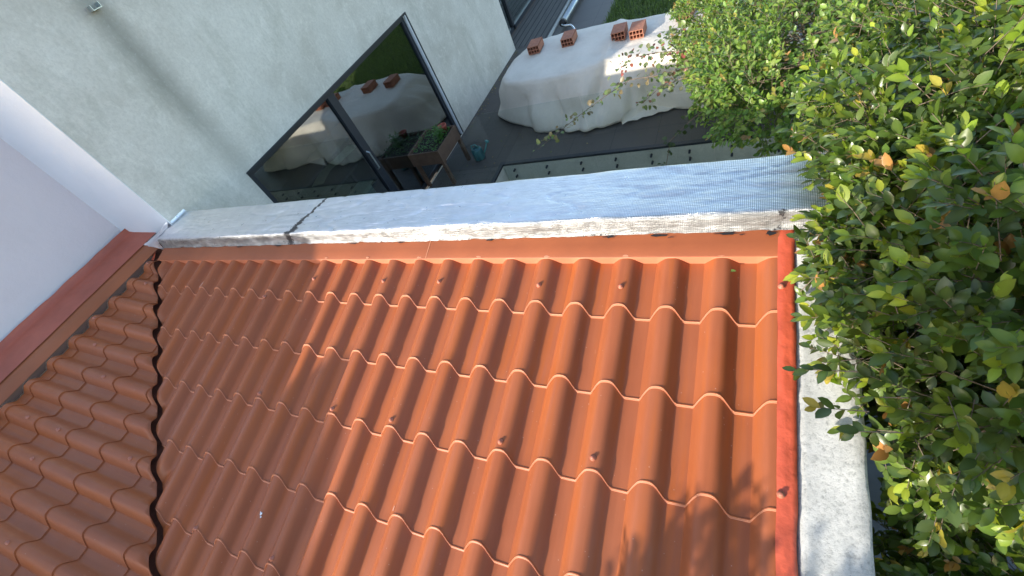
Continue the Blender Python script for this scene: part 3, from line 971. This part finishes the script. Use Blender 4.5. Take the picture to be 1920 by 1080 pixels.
vs.append((cx, cy, -1.27))
ZT = -1.27
for r in rad:
    for i in range(NR):
        x, y = lerp(cx, tl[i][0], r), lerp(cy, tl[i][1], r)
        z = ZT + .012 * noise.noise(Vector((x * 2.5, y * 2.5, 0))) - .03 * max(0, r - .9) * 4
        sx = x + 1.9                                     # raised seam across the table
        z += .035 * math.exp(-(sx / .07) ** 2) + .012 * abs(noise.noise(Vector((x * 5 - y * 3, y * 2, 4))))
        z += .030 * abs(noise.noise(Vector((x * 1.7 + y * 1.1, y * 2.6 - x * .6, 11)))) - .022 * abs(noise.noise(Vector((x * 3.3, y * 1.4, 5)))) * r
        vs.append((x, y, z))
for d_ in dn:
    for i in range(NR):
        th = i / NR * 2 * math.pi
        f = d_
        x, y = lerp(tl[i][0], bl[i][0], f ** .9), lerp(tl[i][1], bl[i][1], f ** .9)
        nx_, ny_ = bl[i][0] - tl[i][0], bl[i][1] - tl[i][1]
        l_ = math.hypot(nx_, ny_) + .15; nx_ /= l_; ny_ /= l_
        tx, ty = tl[i]
        fold = noise.noise(Vector((tx * 2.6, ty * 2.6, f * .9))) * .20 + noise.noise(Vector((tx * 6.5, ty * 6.5, f * 1.2))) * .11 + .03 * math.sin(9 * f + 4 * noise.noise(Vector((tx * 1.5, ty * 1.5, 3))))
        fold += .16 * (abs(noise.noise(Vector((tx * 4.2 + 3, ty * 4.2, f * .7)))) - .2)
        fold *= min(1, f * 2.6)
        zb = -1.99 + .05 * noise.noise(Vector((i * .05, 2, 0)))
        z = lerp(ZT - .02, zb, f) + .03 * math.sin(f * 3.1) * noise.noise(Vector((x * 4, y * 4, 7)))
        vs.append((x + nx_ * fold, y + ny_ * fold, z))
for i in range(NR): fs.append((0, 1 + i, 1 + (i + 1) % NR))
nring = len(rad) + len(dn)
for r in range(nring - 1):
    for i in range(NR):
        a = 1 + r * NR + i; b_ = 1 + r * NR + (i + 1) % NR
        fs.append((a, a + NR, b_ + NR, b_))
mb = MB(); mb.add(vs, fs)
cl = mb.build('dust_sheet', M_CLOTH, None, True)
tag(cl, 'cream canvas sheet draped over a long table on the dark terrace', 'dust sheet')
ss = cl.modifiers.new('thick', 'SOLIDIFY'); ss.thickness = .004
tb = thing('garden_table', 'long table hidden under the cream canvas sheet', 'table', (-1.8, 5.3, ZD))
mb = MB(); mb.box((-3.35, 4.9, -1.35), (-.15, 5.75, -1.31)); mb.build('table_top', M_WOOD, tb)
for x in (-3.2, -.3):
    for y in (5.0, 5.65):
        mb = MB(); mb.box((x - .04, y - .04, ZD), (x + .04, y + .04, -1.35)); mb.build('leg', M_WOOD, tb)
# loose tail of canvas on the floor to the right
mb = MB(); vs = []; fs = []
for i in range(25):
    for j in range(9):
        x = -1.72 + .95 * i / 24; y = 4.33 + .30 * i / 24 + (.30 * math.sin(math.pi * i / 24) + .01) * (j / 8)
        vs.append((x, y, ZD + .02 + .05 * abs(noise.noise(Vector((x * 7, y * 9, 0)))) + .10 * (j / 8) ** 2))
for i in range(24):
    for j in range(8): fs.append((i * 9 + j, (i + 1) * 9 + j, (i + 1) * 9 + j + 1, i * 9 + j + 1))
mb.add(vs, fs); o = mb.build('canvas_tail', M_CLOTH, None, True)
tag(o, 'loose grey canvas end lying on the floor below the draped table', 'canvas')

# --- hollow bricks weighing the sheet down
def make_brick():
    bm = bmesh.new()
    W, Lg, H = .19, .29, .115
    def bx(x0, x1, y0, y1, z0, z1):
        vs = [bm.verts.new(p) for p in ((x0, y0, z0), (x1, y0, z0), (x1, y1, z0), (x0, y1, z0), (x0, y0, z1), (x1, y0, z1), (x1, y1, z1), (x0, y1, z1))]
        for f in ((0, 3, 2, 1), (4, 5, 6, 7), (0, 1, 5, 4), (1, 2, 6, 5), (2, 3, 7, 6), (3, 0, 4, 7)): bm.faces.new([vs[i] for i in f])
    t = .010; xs = [0, W]; nh = 4
    cw = (W - t * (nh + 1)) / nh; ch = (H - 3 * t) / 2
    e = .0006
    for k in range(nh + 1):
        x = k * (cw + t); bx(x, x + t, e, Lg - e, e, H - e)
    for k in range(3):
        z = k * (ch + t); bx(e if k == 1 else 0, W - (e if k == 1 else 0), 0, Lg, z, z + t)
    bx(t * .5, W - t * .5, Lg * .35, Lg * .4, t * .5, H - t * .5)     # closes the view through the cells
    me = bpy.data.meshes.new('brick_body'); bm.to_mesh(me); bm.free()
    me.materials.append(M_BRICK)
    return me
bme = make_brick()
B = [((-3.275, 5.47), 3, 'end hollow clay brick on the sheet nearest the grey house', 0),
     ((-2.71, 5.46), 2, 'hollow clay brick on the sheet beside the chrome rod', 0),
     ((-1.885, 5.22), 2, 'shaded hollow clay brick touching the sunlit one on the sheet seam', .03),
     ((-1.625, 5.17), 0, 'sunlit hollow clay brick right of the seam on the sheet', .02),
     ((-1.05, 5.44), -10, 'hollow clay brick half hidden by leaves at the far end of the sheet', .0)]
for i, (p, a, lab, dz) in enumerate(B):
    o = bpy.data.objects.new('hollow_brick', bme); link(o)
    o.location = (p[0], p[1], ZT + .022 + dz * .5); o.rotation_euler = (0, 0, R(a))
    tag(o, lab, 'brick', 'bricks holding down the sheet')

# --- planter with herbs by the door
def leafset(specs, fold=.12, seg_w=((.0, .0), (.22, .36), (.5, .5), (.78, .36), (1.0, .0))):
    """specs: list of (pos, dir, normal, length, width, colour). Returns MB of small folded leaves."""
    n = len(specs)
    P = np.array([s[0] for s in specs], dtype=np.float32); D = np.array([s[1] for s in specs], dtype=np.float32); Nn = np.array([s[2] for s in specs], dtype=np.float32)
    Ln = np.array([s[3] for s in specs], dtype=np.float32); Wd = np.array([s[4] for s in specs], dtype=np.float32); C = np.array([s[5] for s in specs], dtype=np.float32)
    D /= np.linalg.norm(D, axis=1, keepdims=True) + 1e-9
    S = np.cross(D, Nn); S /= np.linalg.norm(S, axis=1, keepdims=True) + 1e-9
    U = np.cross(S, D)
    # stations: base, 3 x (left, mid, right), tip
    pts = [P]
    curl = np.random.default_rng(3).uniform(-.05, .42, n).astype(np.float32)
    for t, wf in seg_w[1:-1]:
        mid = P + D * (Ln * t)[:, None] - U * (curl * Ln * t * t)[:, None]
        side = S * (Wd * wf)[:, None]; up = U * (Wd * wf * fold * 2.2)[:, None]
        pts += [mid - side + up, mid, mid + side + up]
    pts.append(P + D * Ln[:, None] - U * (curl * Ln)[:, None])
    V = np.stack(pts, 1)             # n, 11, 3
    F = [(0, 2, 1), (0, 3, 2), (1, 2, 5, 4), (2, 3, 6, 5), (4, 5, 8, 7), (5, 6, 9, 8), (7, 8, 10), (8, 9, 10)]
    return V, F, C
def leaves_obj(name, specs, mat, parent, fold=.12):
    V, F, C = leafset(specs, fold)
    n, k, _ = V.shape
    me = bpy.data.meshes.new(name)
    tri = [f for f in F if len(f) == 3]; quad = [f for f in F if len(f) == 4]
    off = (np.arange(n) * k)[:, None, None]
    T = (np.array(tri)[None] + off).reshape(-1, 3); Q = (np.array(quad)[None] + off).reshape(-1, 4)
    me.vertices.add(n * k); me.vertices.foreach_set('co', V.reshape(-1).astype(np.float32))
    loops = np.concatenate([T.ravel(), Q.ravel()]).astype(np.int32)
    me.loops.add(len(loops)); me.loops.foreach_set('vertex_index', loops)
    me.polygons.add(len(T) + len(Q))
    starts = np.concatenate([np.arange(len(T)) * 3, len(T) * 3 + np.arange(len(Q)) * 4]).astype(np.int32)
    me.polygons.foreach_set('loop_start', starts)
    me.update(calc_edges=True)
    me.polygons.foreach_set('use_smooth', np.ones(len(me.polygons), dtype=bool))
    at = me.color_attributes.new('tint', 'FLOAT_COLOR', 'POINT')
    cc = np.ones((n * k, 4), dtype=np.float32)
    cc[:, :3] = np.repeat(C, k, axis=0)
    # paler midrib
    m = np.zeros(k, dtype=bool); m[[2, 5, 8]] = True
    mm = np.tile(m, n)
    cc[mm, :3] *= 1.18
    at.data.foreach_set('color', cc.ravel())
    me.materials.append(mat)
    o = bpy.data.objects.new(name, me)
    link(o, parent)
    if parent is not None: o.matrix_parent_inverse = Matrix.Translation(-Vector(parent.location))
    return o

pl = thing('raised_planter', 'wooden raised planter with herbs standing at the sliding door', 'planter', (-4.39, 3.8, ZD))
px0, px1, py0, py1 = -4.685, -4.12, 3.36, 4.02
mb = MB()
for a, b_ in (((px0, py0, -1.62), (px1, py0 + .022, -1.41)), ((px0, py1 - .022, -1.62), (px1, py1, -1.41)), ((px0, py0 + .022, -1.62), (px0 + .022, py1 - .022, -1.41)), ((px1 - .022, py0 + .022, -1.62), (px1, py1 - .022, -1.41)), ((px0 + .022, py0 + .022, -1.62), (px1 - .022, py1 - .022, -1.60))):
    mb.box(a, b_)
mb.build('trough', M_WOOD, pl)
mb = MB(); mb.box((px0 + .023, py0 + .023, -1.599), (px1 - .023, py1 - .023, -1.455)); mb.build('soil', M_SOIL, pl)
for x in (px0 + .06, px1 - .03):
    for y in (py0 + .03, py1 - .03):
        mb = MB(); mb.box((x - .025, y - .025, ZD), (x + .025, y + .025, -1.62)); mb.build('leg', M_WOOD, pl)
random.seed(11)
sp = []
for i in range(500):
    tall = random.random() < .45
    x = random.uniform(px0 + .04, px1 - .04); y = random.uniform(py0 + .04, py1 - .05)
    if tall: x = random.gauss(px1 - .15, .04); y = random.gauss(3.75, .05)
    z = -1.45 + random.random() * (.20 if tall else .09)
    a = random.uniform(0, 6.28)
    sp.append(((x, y, z), (math.cos(a), math.sin(a), random.uniform(-.2, .8)), (0, 0, 1), random.uniform(.03, .05), .02, (.09, .20, .04) if tall else (.06, .15, .03)))
leaves_obj('herb_leaves', sp, M_LEAF2, pl)
mb = MB(); mb.lathe([(.05, 0), (.065, .09), (.072, .095), (.072, .115), (.06, .115), (.055, .09)], 16, (-4.30, 3.95, -1.455))
o = mb.build('clay_pot', M_REDCLAY, None, True); tag(o, 'small red clay pot standing in the corner of the wooden planter', 'pot')

# --- teal watering can
wc = thing('watering_can', 'dark teal watering can on the terrace floor beside the planter', 'watering can', (-3.93, 3.98, ZD))
mb = MB(); mb.lathe([(.085, 0), (.092, .02), (.088, .16), (.075, .185), (.05, .195), (.05, .18), (.07, .17)], 18, (-3.93, 3.98, ZD)); mb.build('body', M_TEAL, wc, True)
mb = MB(); mb.tube([(-3.86, 4.0, ZD + .05), (-3.80, 4.02, ZD + .12), (-3.74, 4.04, ZD + .22)], [.018, .013, .011], 8); mb.tube([(-3.742, 4.04, ZD + .215), (-3.725, 4.045, ZD + .245)], [.014, .038], 10); mb.build('spout', M_TEAL2, wc, True)
mb = MB(); mb.tube([(-3.88, 3.98, ZD + .19), (-3.91, 3.97, ZD + .26), (-3.98, 3.965, ZD + .25), (-4.02, 3.97, ZD + .12), (-4.01, 3.97, ZD + .05)], .010, 8); mb.build('handle', M_TEAL2, wc, True)

# --- grey tube with chrome crank lying behind the table
pole = thing('parasol_pole', 'silver pole with a bent chrome rod lying on the boards behind the table', 'pole', (-3.7, 9, ZD))
mb = MB(); mb.tube([(-3.66, 8.35, ZD + .10), (-3.60, 11.3, ZD + .10)], .065, 16); mb.build('tube', M_STEEL, pole, True)
mb = MB(); mb.tube([(-3.662, 8.28, ZD + .10), (-3.66, 8.36, ZD + .10)], .072, 16); mb.build('end_cap', M_BLACK, pole, True)
mb = MB(); mb.tube([(-3.66, 8.28, ZD + .10), (-3.64, 8.19, ZD + .10), (-3.56, 8.14, ZD + .09), (-3.46, 8.16, ZD + .07), (-3.40, 8.10, ZD + .05), (-3.20, 7.70, ZD + .03)], .022, 10); mb.build('crank_rod', M_CHROME, pole, True)

# --- grass beyond
sheet_obj('lawn', -2.68, 7.9, 7.7, 15.9, ZD + .02, M_LAWN)
rng = np.random.default_rng(5)
sp = []
for i in range(26000):
    x = rng.uniform(-2.7, .8); y = rng.uniform(7.65, 12.0)
    c = rng.uniform(.6, 1.3); l_ = rng.uniform(.05, .13)
    sp.append(((x, y, ZD + .02), (rng.normal(0, .45), rng.normal(0, .45), 1), (rng.normal(), rng.normal(), .2), l_, .012, (.12 * c, .17 * c, .06 * c)))
o = leaves_obj('grass', sp, M_LEAF2, None); tag(o, kind='stuff')

# ------------------------------------------------------------------ shrubs
def crown(ells, n_twigs, ll, seed, palette, tipcol, reject=None, tip_p=.25, nleaf=(7, 12), inner=.35, spread=.12, twig_len=.13, extra=()):
    rg = random.Random(seed)
    vol = [e[3] * e[4] + e[4] * e[5] + e[3] * e[5] for e in ells]
    specs = []; stems = []
    tot = 0; tries = 0
    def grow(p, d, L_, nrm):
        k = rg.randint(*nleaf)
        side = d.cross(Vector((rg.gauss(0, 1), rg.gauss(0, 1), rg.gauss(0, 1)))).normalized()
        bend = Vector((0, 0, -.25)) * rg.random()
        stems.append((p - d * .05, p + d * L_ * .5, p + (d + bend * .5) * L_))
        young = rg.random() < tip_p
        base = rg.choice(palette)
        tc = rg.choice(tipcol)
        for i in range(k):
            t = (i + .5) / k
            pos = p + (d + bend * t * .5) * L_ * t
            rot = Matrix.Rotation(i * 1.5708 * 1.06 + (math.pi if i % 2 else 0), 3, d)
            sd = rot @ side
            out = (sd * (1.0 - .55 * t) + d * (.45 + .8 * t) + Vector((rg.gauss(0, .15), rg.gauss(0, .15), rg.gauss(0, .15)))).normalized()
            up = (Vector((0, 0, 1)) * .8 + nrm * .7 + Vector((rg.gauss(0, .3), rg.gauss(0, .3), rg.gauss(0, .3)))).normalized()
            if young and t > .62: col = tc; 
            else: col = base
            g = rg.uniform(.75, 1.25)
            col = (col[0] * g * rg.uniform(.9, 1.1), col[1] * g, col[2] * g)
            l_ = ll * rg.uniform(.55, 1.3) * (1 if t < .8 else .8)
            specs.append((tuple(pos), tuple(out), tuple(up), l_, l_ * rg.uniform(.46, .60), col))
    while tot < n_twigs and tries < n_twigs * 30:
        tries += 1
        e = rg.choices(ells, vol)[0]
        v = Vector((rg.gauss(0, 1), rg.gauss(0, 1), rg.gauss(0, 1))).normalized()
        r = rg.uniform(.55, .88) if rg.random() < inner else rg.uniform(.86, 1.06)
        c = Vector(e[:3])
        p = c + Vector((v.x * e[3], v.y * e[4], v.z * e[5])) * r
        q = noise.noise(p * 3.1 + Vector((seed, 0, 0))) * 1.0 + noise.noise(p * 7.0) * .6
        if q < -.18: 
            if rg.random() < .8: continue
        p += v * q * spread
        ins = False
        for f in ells:
            if f is e: continue
            if ((p.x - f[0]) / f[3]) ** 2 + ((p.y - f[1]) / f[4]) ** 2 + ((p.z - f[2]) / f[5]) ** 2 < .55: ins = True; break
        if ins: continue
        nrm = Vector((v.x / e[3], v.y / e[4], v.z / e[5])).normalized()
        d = (nrm * .8 + Vector((rg.gauss(0, .45), rg.gauss(0, .45), rg.gauss(.12, .35)))).normalized()
        L_ = twig_len * rg.uniform(.6, 1.3)
        if reject and (reject(p) or reject(p + d * (L_ + ll))): continue
        tot += 1
        grow(p, d, L_, nrm)
    for p, q in extra:
        p = Vector(p); d = Vector(q) - p
        grow(p, d.normalized(), d.length, Vector((-.3, 0, 1)).normalized())
    return specs, stems


GREEN = [(0.1014, 0.1534, 0.0234), (0.078, 0.1274, 0.0208), (0.117, 0.1755, 0.026), (0.0624, 0.1014, 0.0208), (0.156, 0.2145, 0.0312), (0.0858, 0.1365, 0.026), (0.0715, 0.1105, 0.0286)]
GREEN2 = [(0.1792, 0.28, 0.0504), (0.1456, 0.2464, 0.0448), (0.224, 0.3136, 0.056), (0.1232, 0.2016, 0.0392), (0.2128, 0.28, 0.0672)]
YEL = [(0.275, 0.3125, 0.0375), (0.225, 0.3, 0.0312), (0.375, 0.3, 0.05), (0.2, 0.2875, 0.0375), (0.3, 0.35, 0.0375), (0.375, 0.2, 0.0625), (0.25, 0.325, 0.0375)]
YEL2 = [(.38, .28, .08), (.36, .22, .09), (.30, .30, .06), (.26, .32, .05), (.22, .30, .05), (.34, .32, .07)]

def shrub(name, label, base, ells, n, ll, seed, pal, tip, mat, reject=None, **k):
    t = thing(name, label, 'shrub', base)
    specs, stems = crown(ells, n, ll, seed, pal, tip, reject, **k)
    leaves_obj('crown', specs, mat, t)
    mb = MB()
    b = Vector(base)
    rg = random.Random(seed + 1)
    for e in ells:
        c = Vector(e[:3])
        mid = b.lerp(c, .5) + Vector((rg.gauss(0, .06), rg.gauss(0, .06), 0))
        mb.tube([b, mid, c], [.030, .020, .010], 7)
        for j in range(16):
            v = Vector((rg.gauss(0, 1), rg.gauss(0, 1), rg.gauss(.2, 1))).normalized()
            q = c + Vector((v.x * e[3], v.y * e[4], v.z * e[5])) * .85
            mb.tube([c, c.lerp(q, .5) + Vector((rg.gauss(0, .04), rg.gauss(0, .04), rg.gauss(0, .04))), q], [.006, .004, .002], 5, cap=False)
    for a, m, z in stems:
        mb.tube([a, m, z], [.0017, .0013, .0008], 3, cap=False)
    mb.build('branches', M_BARK, t, True)
    return t

near = [(.86, -.45, .12, .66, .62, .60), (.92, .35, .10, .74, .75, .62), (.62, .05, -.05, .46, .6, .42), (1.35, -.2, .1, .7, 1.0, .72), (.98, -.95, -.75, .48, .40, .48)]
TWIGS = [((0.213, -0.566, 0.32), (0.12, -0.54, 0.285)), ((0.187, -0.737, 0.32), (0.1, -0.722, 0.285)), ((0.203, -0.841, 0.31), (0.135, -0.83, 0.28)), ((0.261, -0.894, 0.32), (0.19, -0.886, 0.28)), ((0.22, -0.247, 0.33), (0.11, -0.2, 0.29)), ((0.264, 0.155, 0.34), (0.15, 0.23, 0.3)), ((0.281, -0.8, 0.32), (0.21, -0.787, 0.28)), ((0.212, -0.425, 0.33), (0.115, -0.39, 0.29)), ((0.2, -0.33, 0.25), (0.11, -0.3, 0.2)), ((0.22, -0.66, 0.25), (0.15, -0.65, 0.2)), ((0.21, -0.1, 0.26), (0.12, -0.06, 0.24)), ((0.22, -0.48, 0.22), (0.13, -0.47, 0.17))]
def rej_near(p):
    if p.x < .055 + .14 * max(0, min(.7, .0 - p.y)) + .55 * max(0, -.60 - p.y): return True
    if p.y < -1.02 and p.z > -.35: return True
    if p.y < -1.35: return True
    if p.x < .36 and p.z < roof_pt(0, -p.y / CP, .05)[2]: return True
    if p.y > .0 and p.y < .46 and p.x < .5 and p.z < .2: return True
    if (p - Vector(CAMPOS)).length < .62: return True
    return False
shrub('broadleaf_shrub', 'large glossy-leaved shrub overhanging the concrete wall top on the right', (.95, .0, -2.5), near, 8600, .047, 4, GREEN, YEL, M_LEAF, rej_near, tip_p=.38, inner=.40, extra=TWIGS)

far = [(.38, 2.10, -.36, .80, .80, .34), (.02, 3.5, -.78, .70, .55, .26), (.35, 3.0, -.60, .95, .80, .45), (.25, 4.3, -.85, 1.10, .95, .60), (1.15, 1.6, -.3, .85, .85, .70), (1.9, 3.0, -.3, 1.1, 1.4, 1.0), (1.0, 4.6, -.5, 1.1, 1.1, .8)]
def rej_far(p):
    if p.y < .50: return True
    return False
shrub('smallleaf_shrub', 'dense sunlit small-leaved shrub between the foil parapet and the draped table', (.9, 3.2, -4.7), far, 15000, .044, 8, GREEN2, YEL2, M_LEAF2, rej_far, tip_p=.24, inner=.22, nleaf=(7, 11), twig_len=.12)

# thin climbing shoot that reaches out over the terrace
def shoot(name, label, pts, ll, seed, pal, dens=55, wid=.06):
    rg = random.Random(seed)
    pts = [Vector(p) for p in pts]
    mb = MB(); mb.tube(pts, [.006 - .0045 * i / (len(pts) - 1) for i in range(len(pts))], 5)
    sp = []
    for i in range(len(pts) - 1):
        a, b_ = pts[i], pts[i + 1]; n = int((b_ - a).length * dens * (1 if rg.random() > .25 else 2))
        for j in range(n):
            q = a.lerp(b_, rg.random())
            o = Vector((rg.gauss(0, 1), rg.gauss(0, 1), rg.gauss(0, 1))).normalized()
            q2 = q + o * rg.random() * wid
            g = rg.uniform(.7, 1.2); c = rg.choice(pal)
            l_ = ll * rg.uniform(.6, 1.2)
            sp.append((tuple(q2), tuple(o), (rg.gauss(0, .4), rg.gauss(-.2, .4), 1), l_, l_ * .8, tuple(x * g for x in c)))
    t = thing(name, label, 'vine', tuple(pts[0]))
    mb.build('stem', M_BARK, t, True)
    leaves_obj('leaves', sp, M_LEAF2, t)
PALE = [(.20, .27, .10), (.16, .22, .07), (.24, .24, .12), (.22, .17, .09)]
shoot('ivy_shoot', 'long pale ivy shoot reaching left over the draped table from the small-leaved shrub',
      [(-.55, 2.75, -.55), (-.85, 2.72, -.56), (-1.09, 2.72, -.55), (-1.30, 2.55, -.58), (-1.5, 2.38, -.62), (-1.72, 2.25, -.70), (-1.95, 2.16, -.80)], .05, 3, PALE, 75, .055)
shoot('ivy_shoot', 'dark ivy shoot hanging down in shade between shrub and foil parapet',
      [(-.35, 2.75, -.9), (-.62, 2.75, -1.1), (-.80, 2.7, -1.25), (-.86, 2.62, -1.5), (-.95, 2.5, -1.65), (-1.15, 2.45, -1.7)], .05, 6, [(.05, .08, .03), (.07, .10, .04)], 60, .06)  # leaf greens darkened, the shade is put into their colour

DUSTY = [(.16, .20, .08), (.20, .24, .09), (.12, .17, .06), (.26, .12, .08), (.22, .22, .12), (.18, .24, .07)]
shoot('ivy_shoot', 'leafy shoot spreading over the bright canvas just below the rightmost visible brick',
      [(-.35, 3.6, -.72), (-.55, 3.7, -.70), (-.75, 3.85, -.72), (-.92, 3.95, -.78), (-1.02, 4.0, -.84)], .055, 13, DUSTY, 150, .13)
shoot('ivy_shoot', 'brownish shoot with small reddish leaves left of the small-leaved shrub over the canvas',
      [(-.45, 2.9, -.50), (-.70, 2.95, -.48), (-.90, 3.05, -.50), (-1.10, 3.15, -.55), (-1.30, 3.12, -.62)], .045, 17, DUSTY + [(.34, .10, .08)], 130, .13)
shoot('ivy_shoot', 'twiggy grey-green shoot between the long ivy shoot and the small-leaved shrub',
      [(-.42, 2.5, -.50), (-.62, 2.55, -.54), (-.82, 2.55, -.60), (-.98, 2.52, -.70)], .045, 19, DUSTY, 120, .10)
# dead leaves blown over the terrace
rg = random.Random(77); sp = []
for i in range(260):
    x = rg.uniform(-4.5, .5); y = rg.uniform(3.9, 7.6) if x > -3.4 else rg.uniform(3.0, 9)
    if rg.random() < .4: x = -4.58 + abs(rg.gauss(0, .06)); y = rg.uniform(4.9, 7.7)
    a = rg.uniform(0, 6.28); c = rg.choice([(.22, .14, .07), (.13, .09, .05), (.12, .15, .05), (.30, .22, .12)])
    sp.append(((x, y, ZD + .012), (math.cos(a), math.sin(a), rg.uniform(0, .3)), (0, 0, 1), rg.uniform(.02, .045), .02, c))
o = leaves_obj('leaf_litter', sp, M_LEAF2, None); tag(o, kind='stuff')

# shrub behind the viewpoint whose leaves throw the shade on the roof corner
back = [(-1.14, -3.05, .18, .17, .24, .34), (-.84, -3.1, .06, .32, .30, .36), (-.5, -3.15, 1.42, .78, .40, .38), (.5, -3.2, 1.1, .75, .5, .8)]
shrub('broadleaf_shrub', 'shrub behind the viewpoint shading the lower right roof corner', (.6, -3.6, -2.5), back, 5200, .058, 21, GREEN, YEL, M_LEAF, None)

# small leaves fallen on the roof
sp = [((.0 - .115, -.115, .005), (-.6, .1, .2), (0, 0, 1), .030, .014, (.06, .13, .03)), ((-.105, -.12, .008), (.9, -.1, .1), (0, 0, 1), .032, .015, (.16, .26, .05))]
o = leaves_obj('fallen_sprig', sp, M_LEAF, None); tag(o, 'small green sprig lying on the tiles below the flashing', 'leaf')
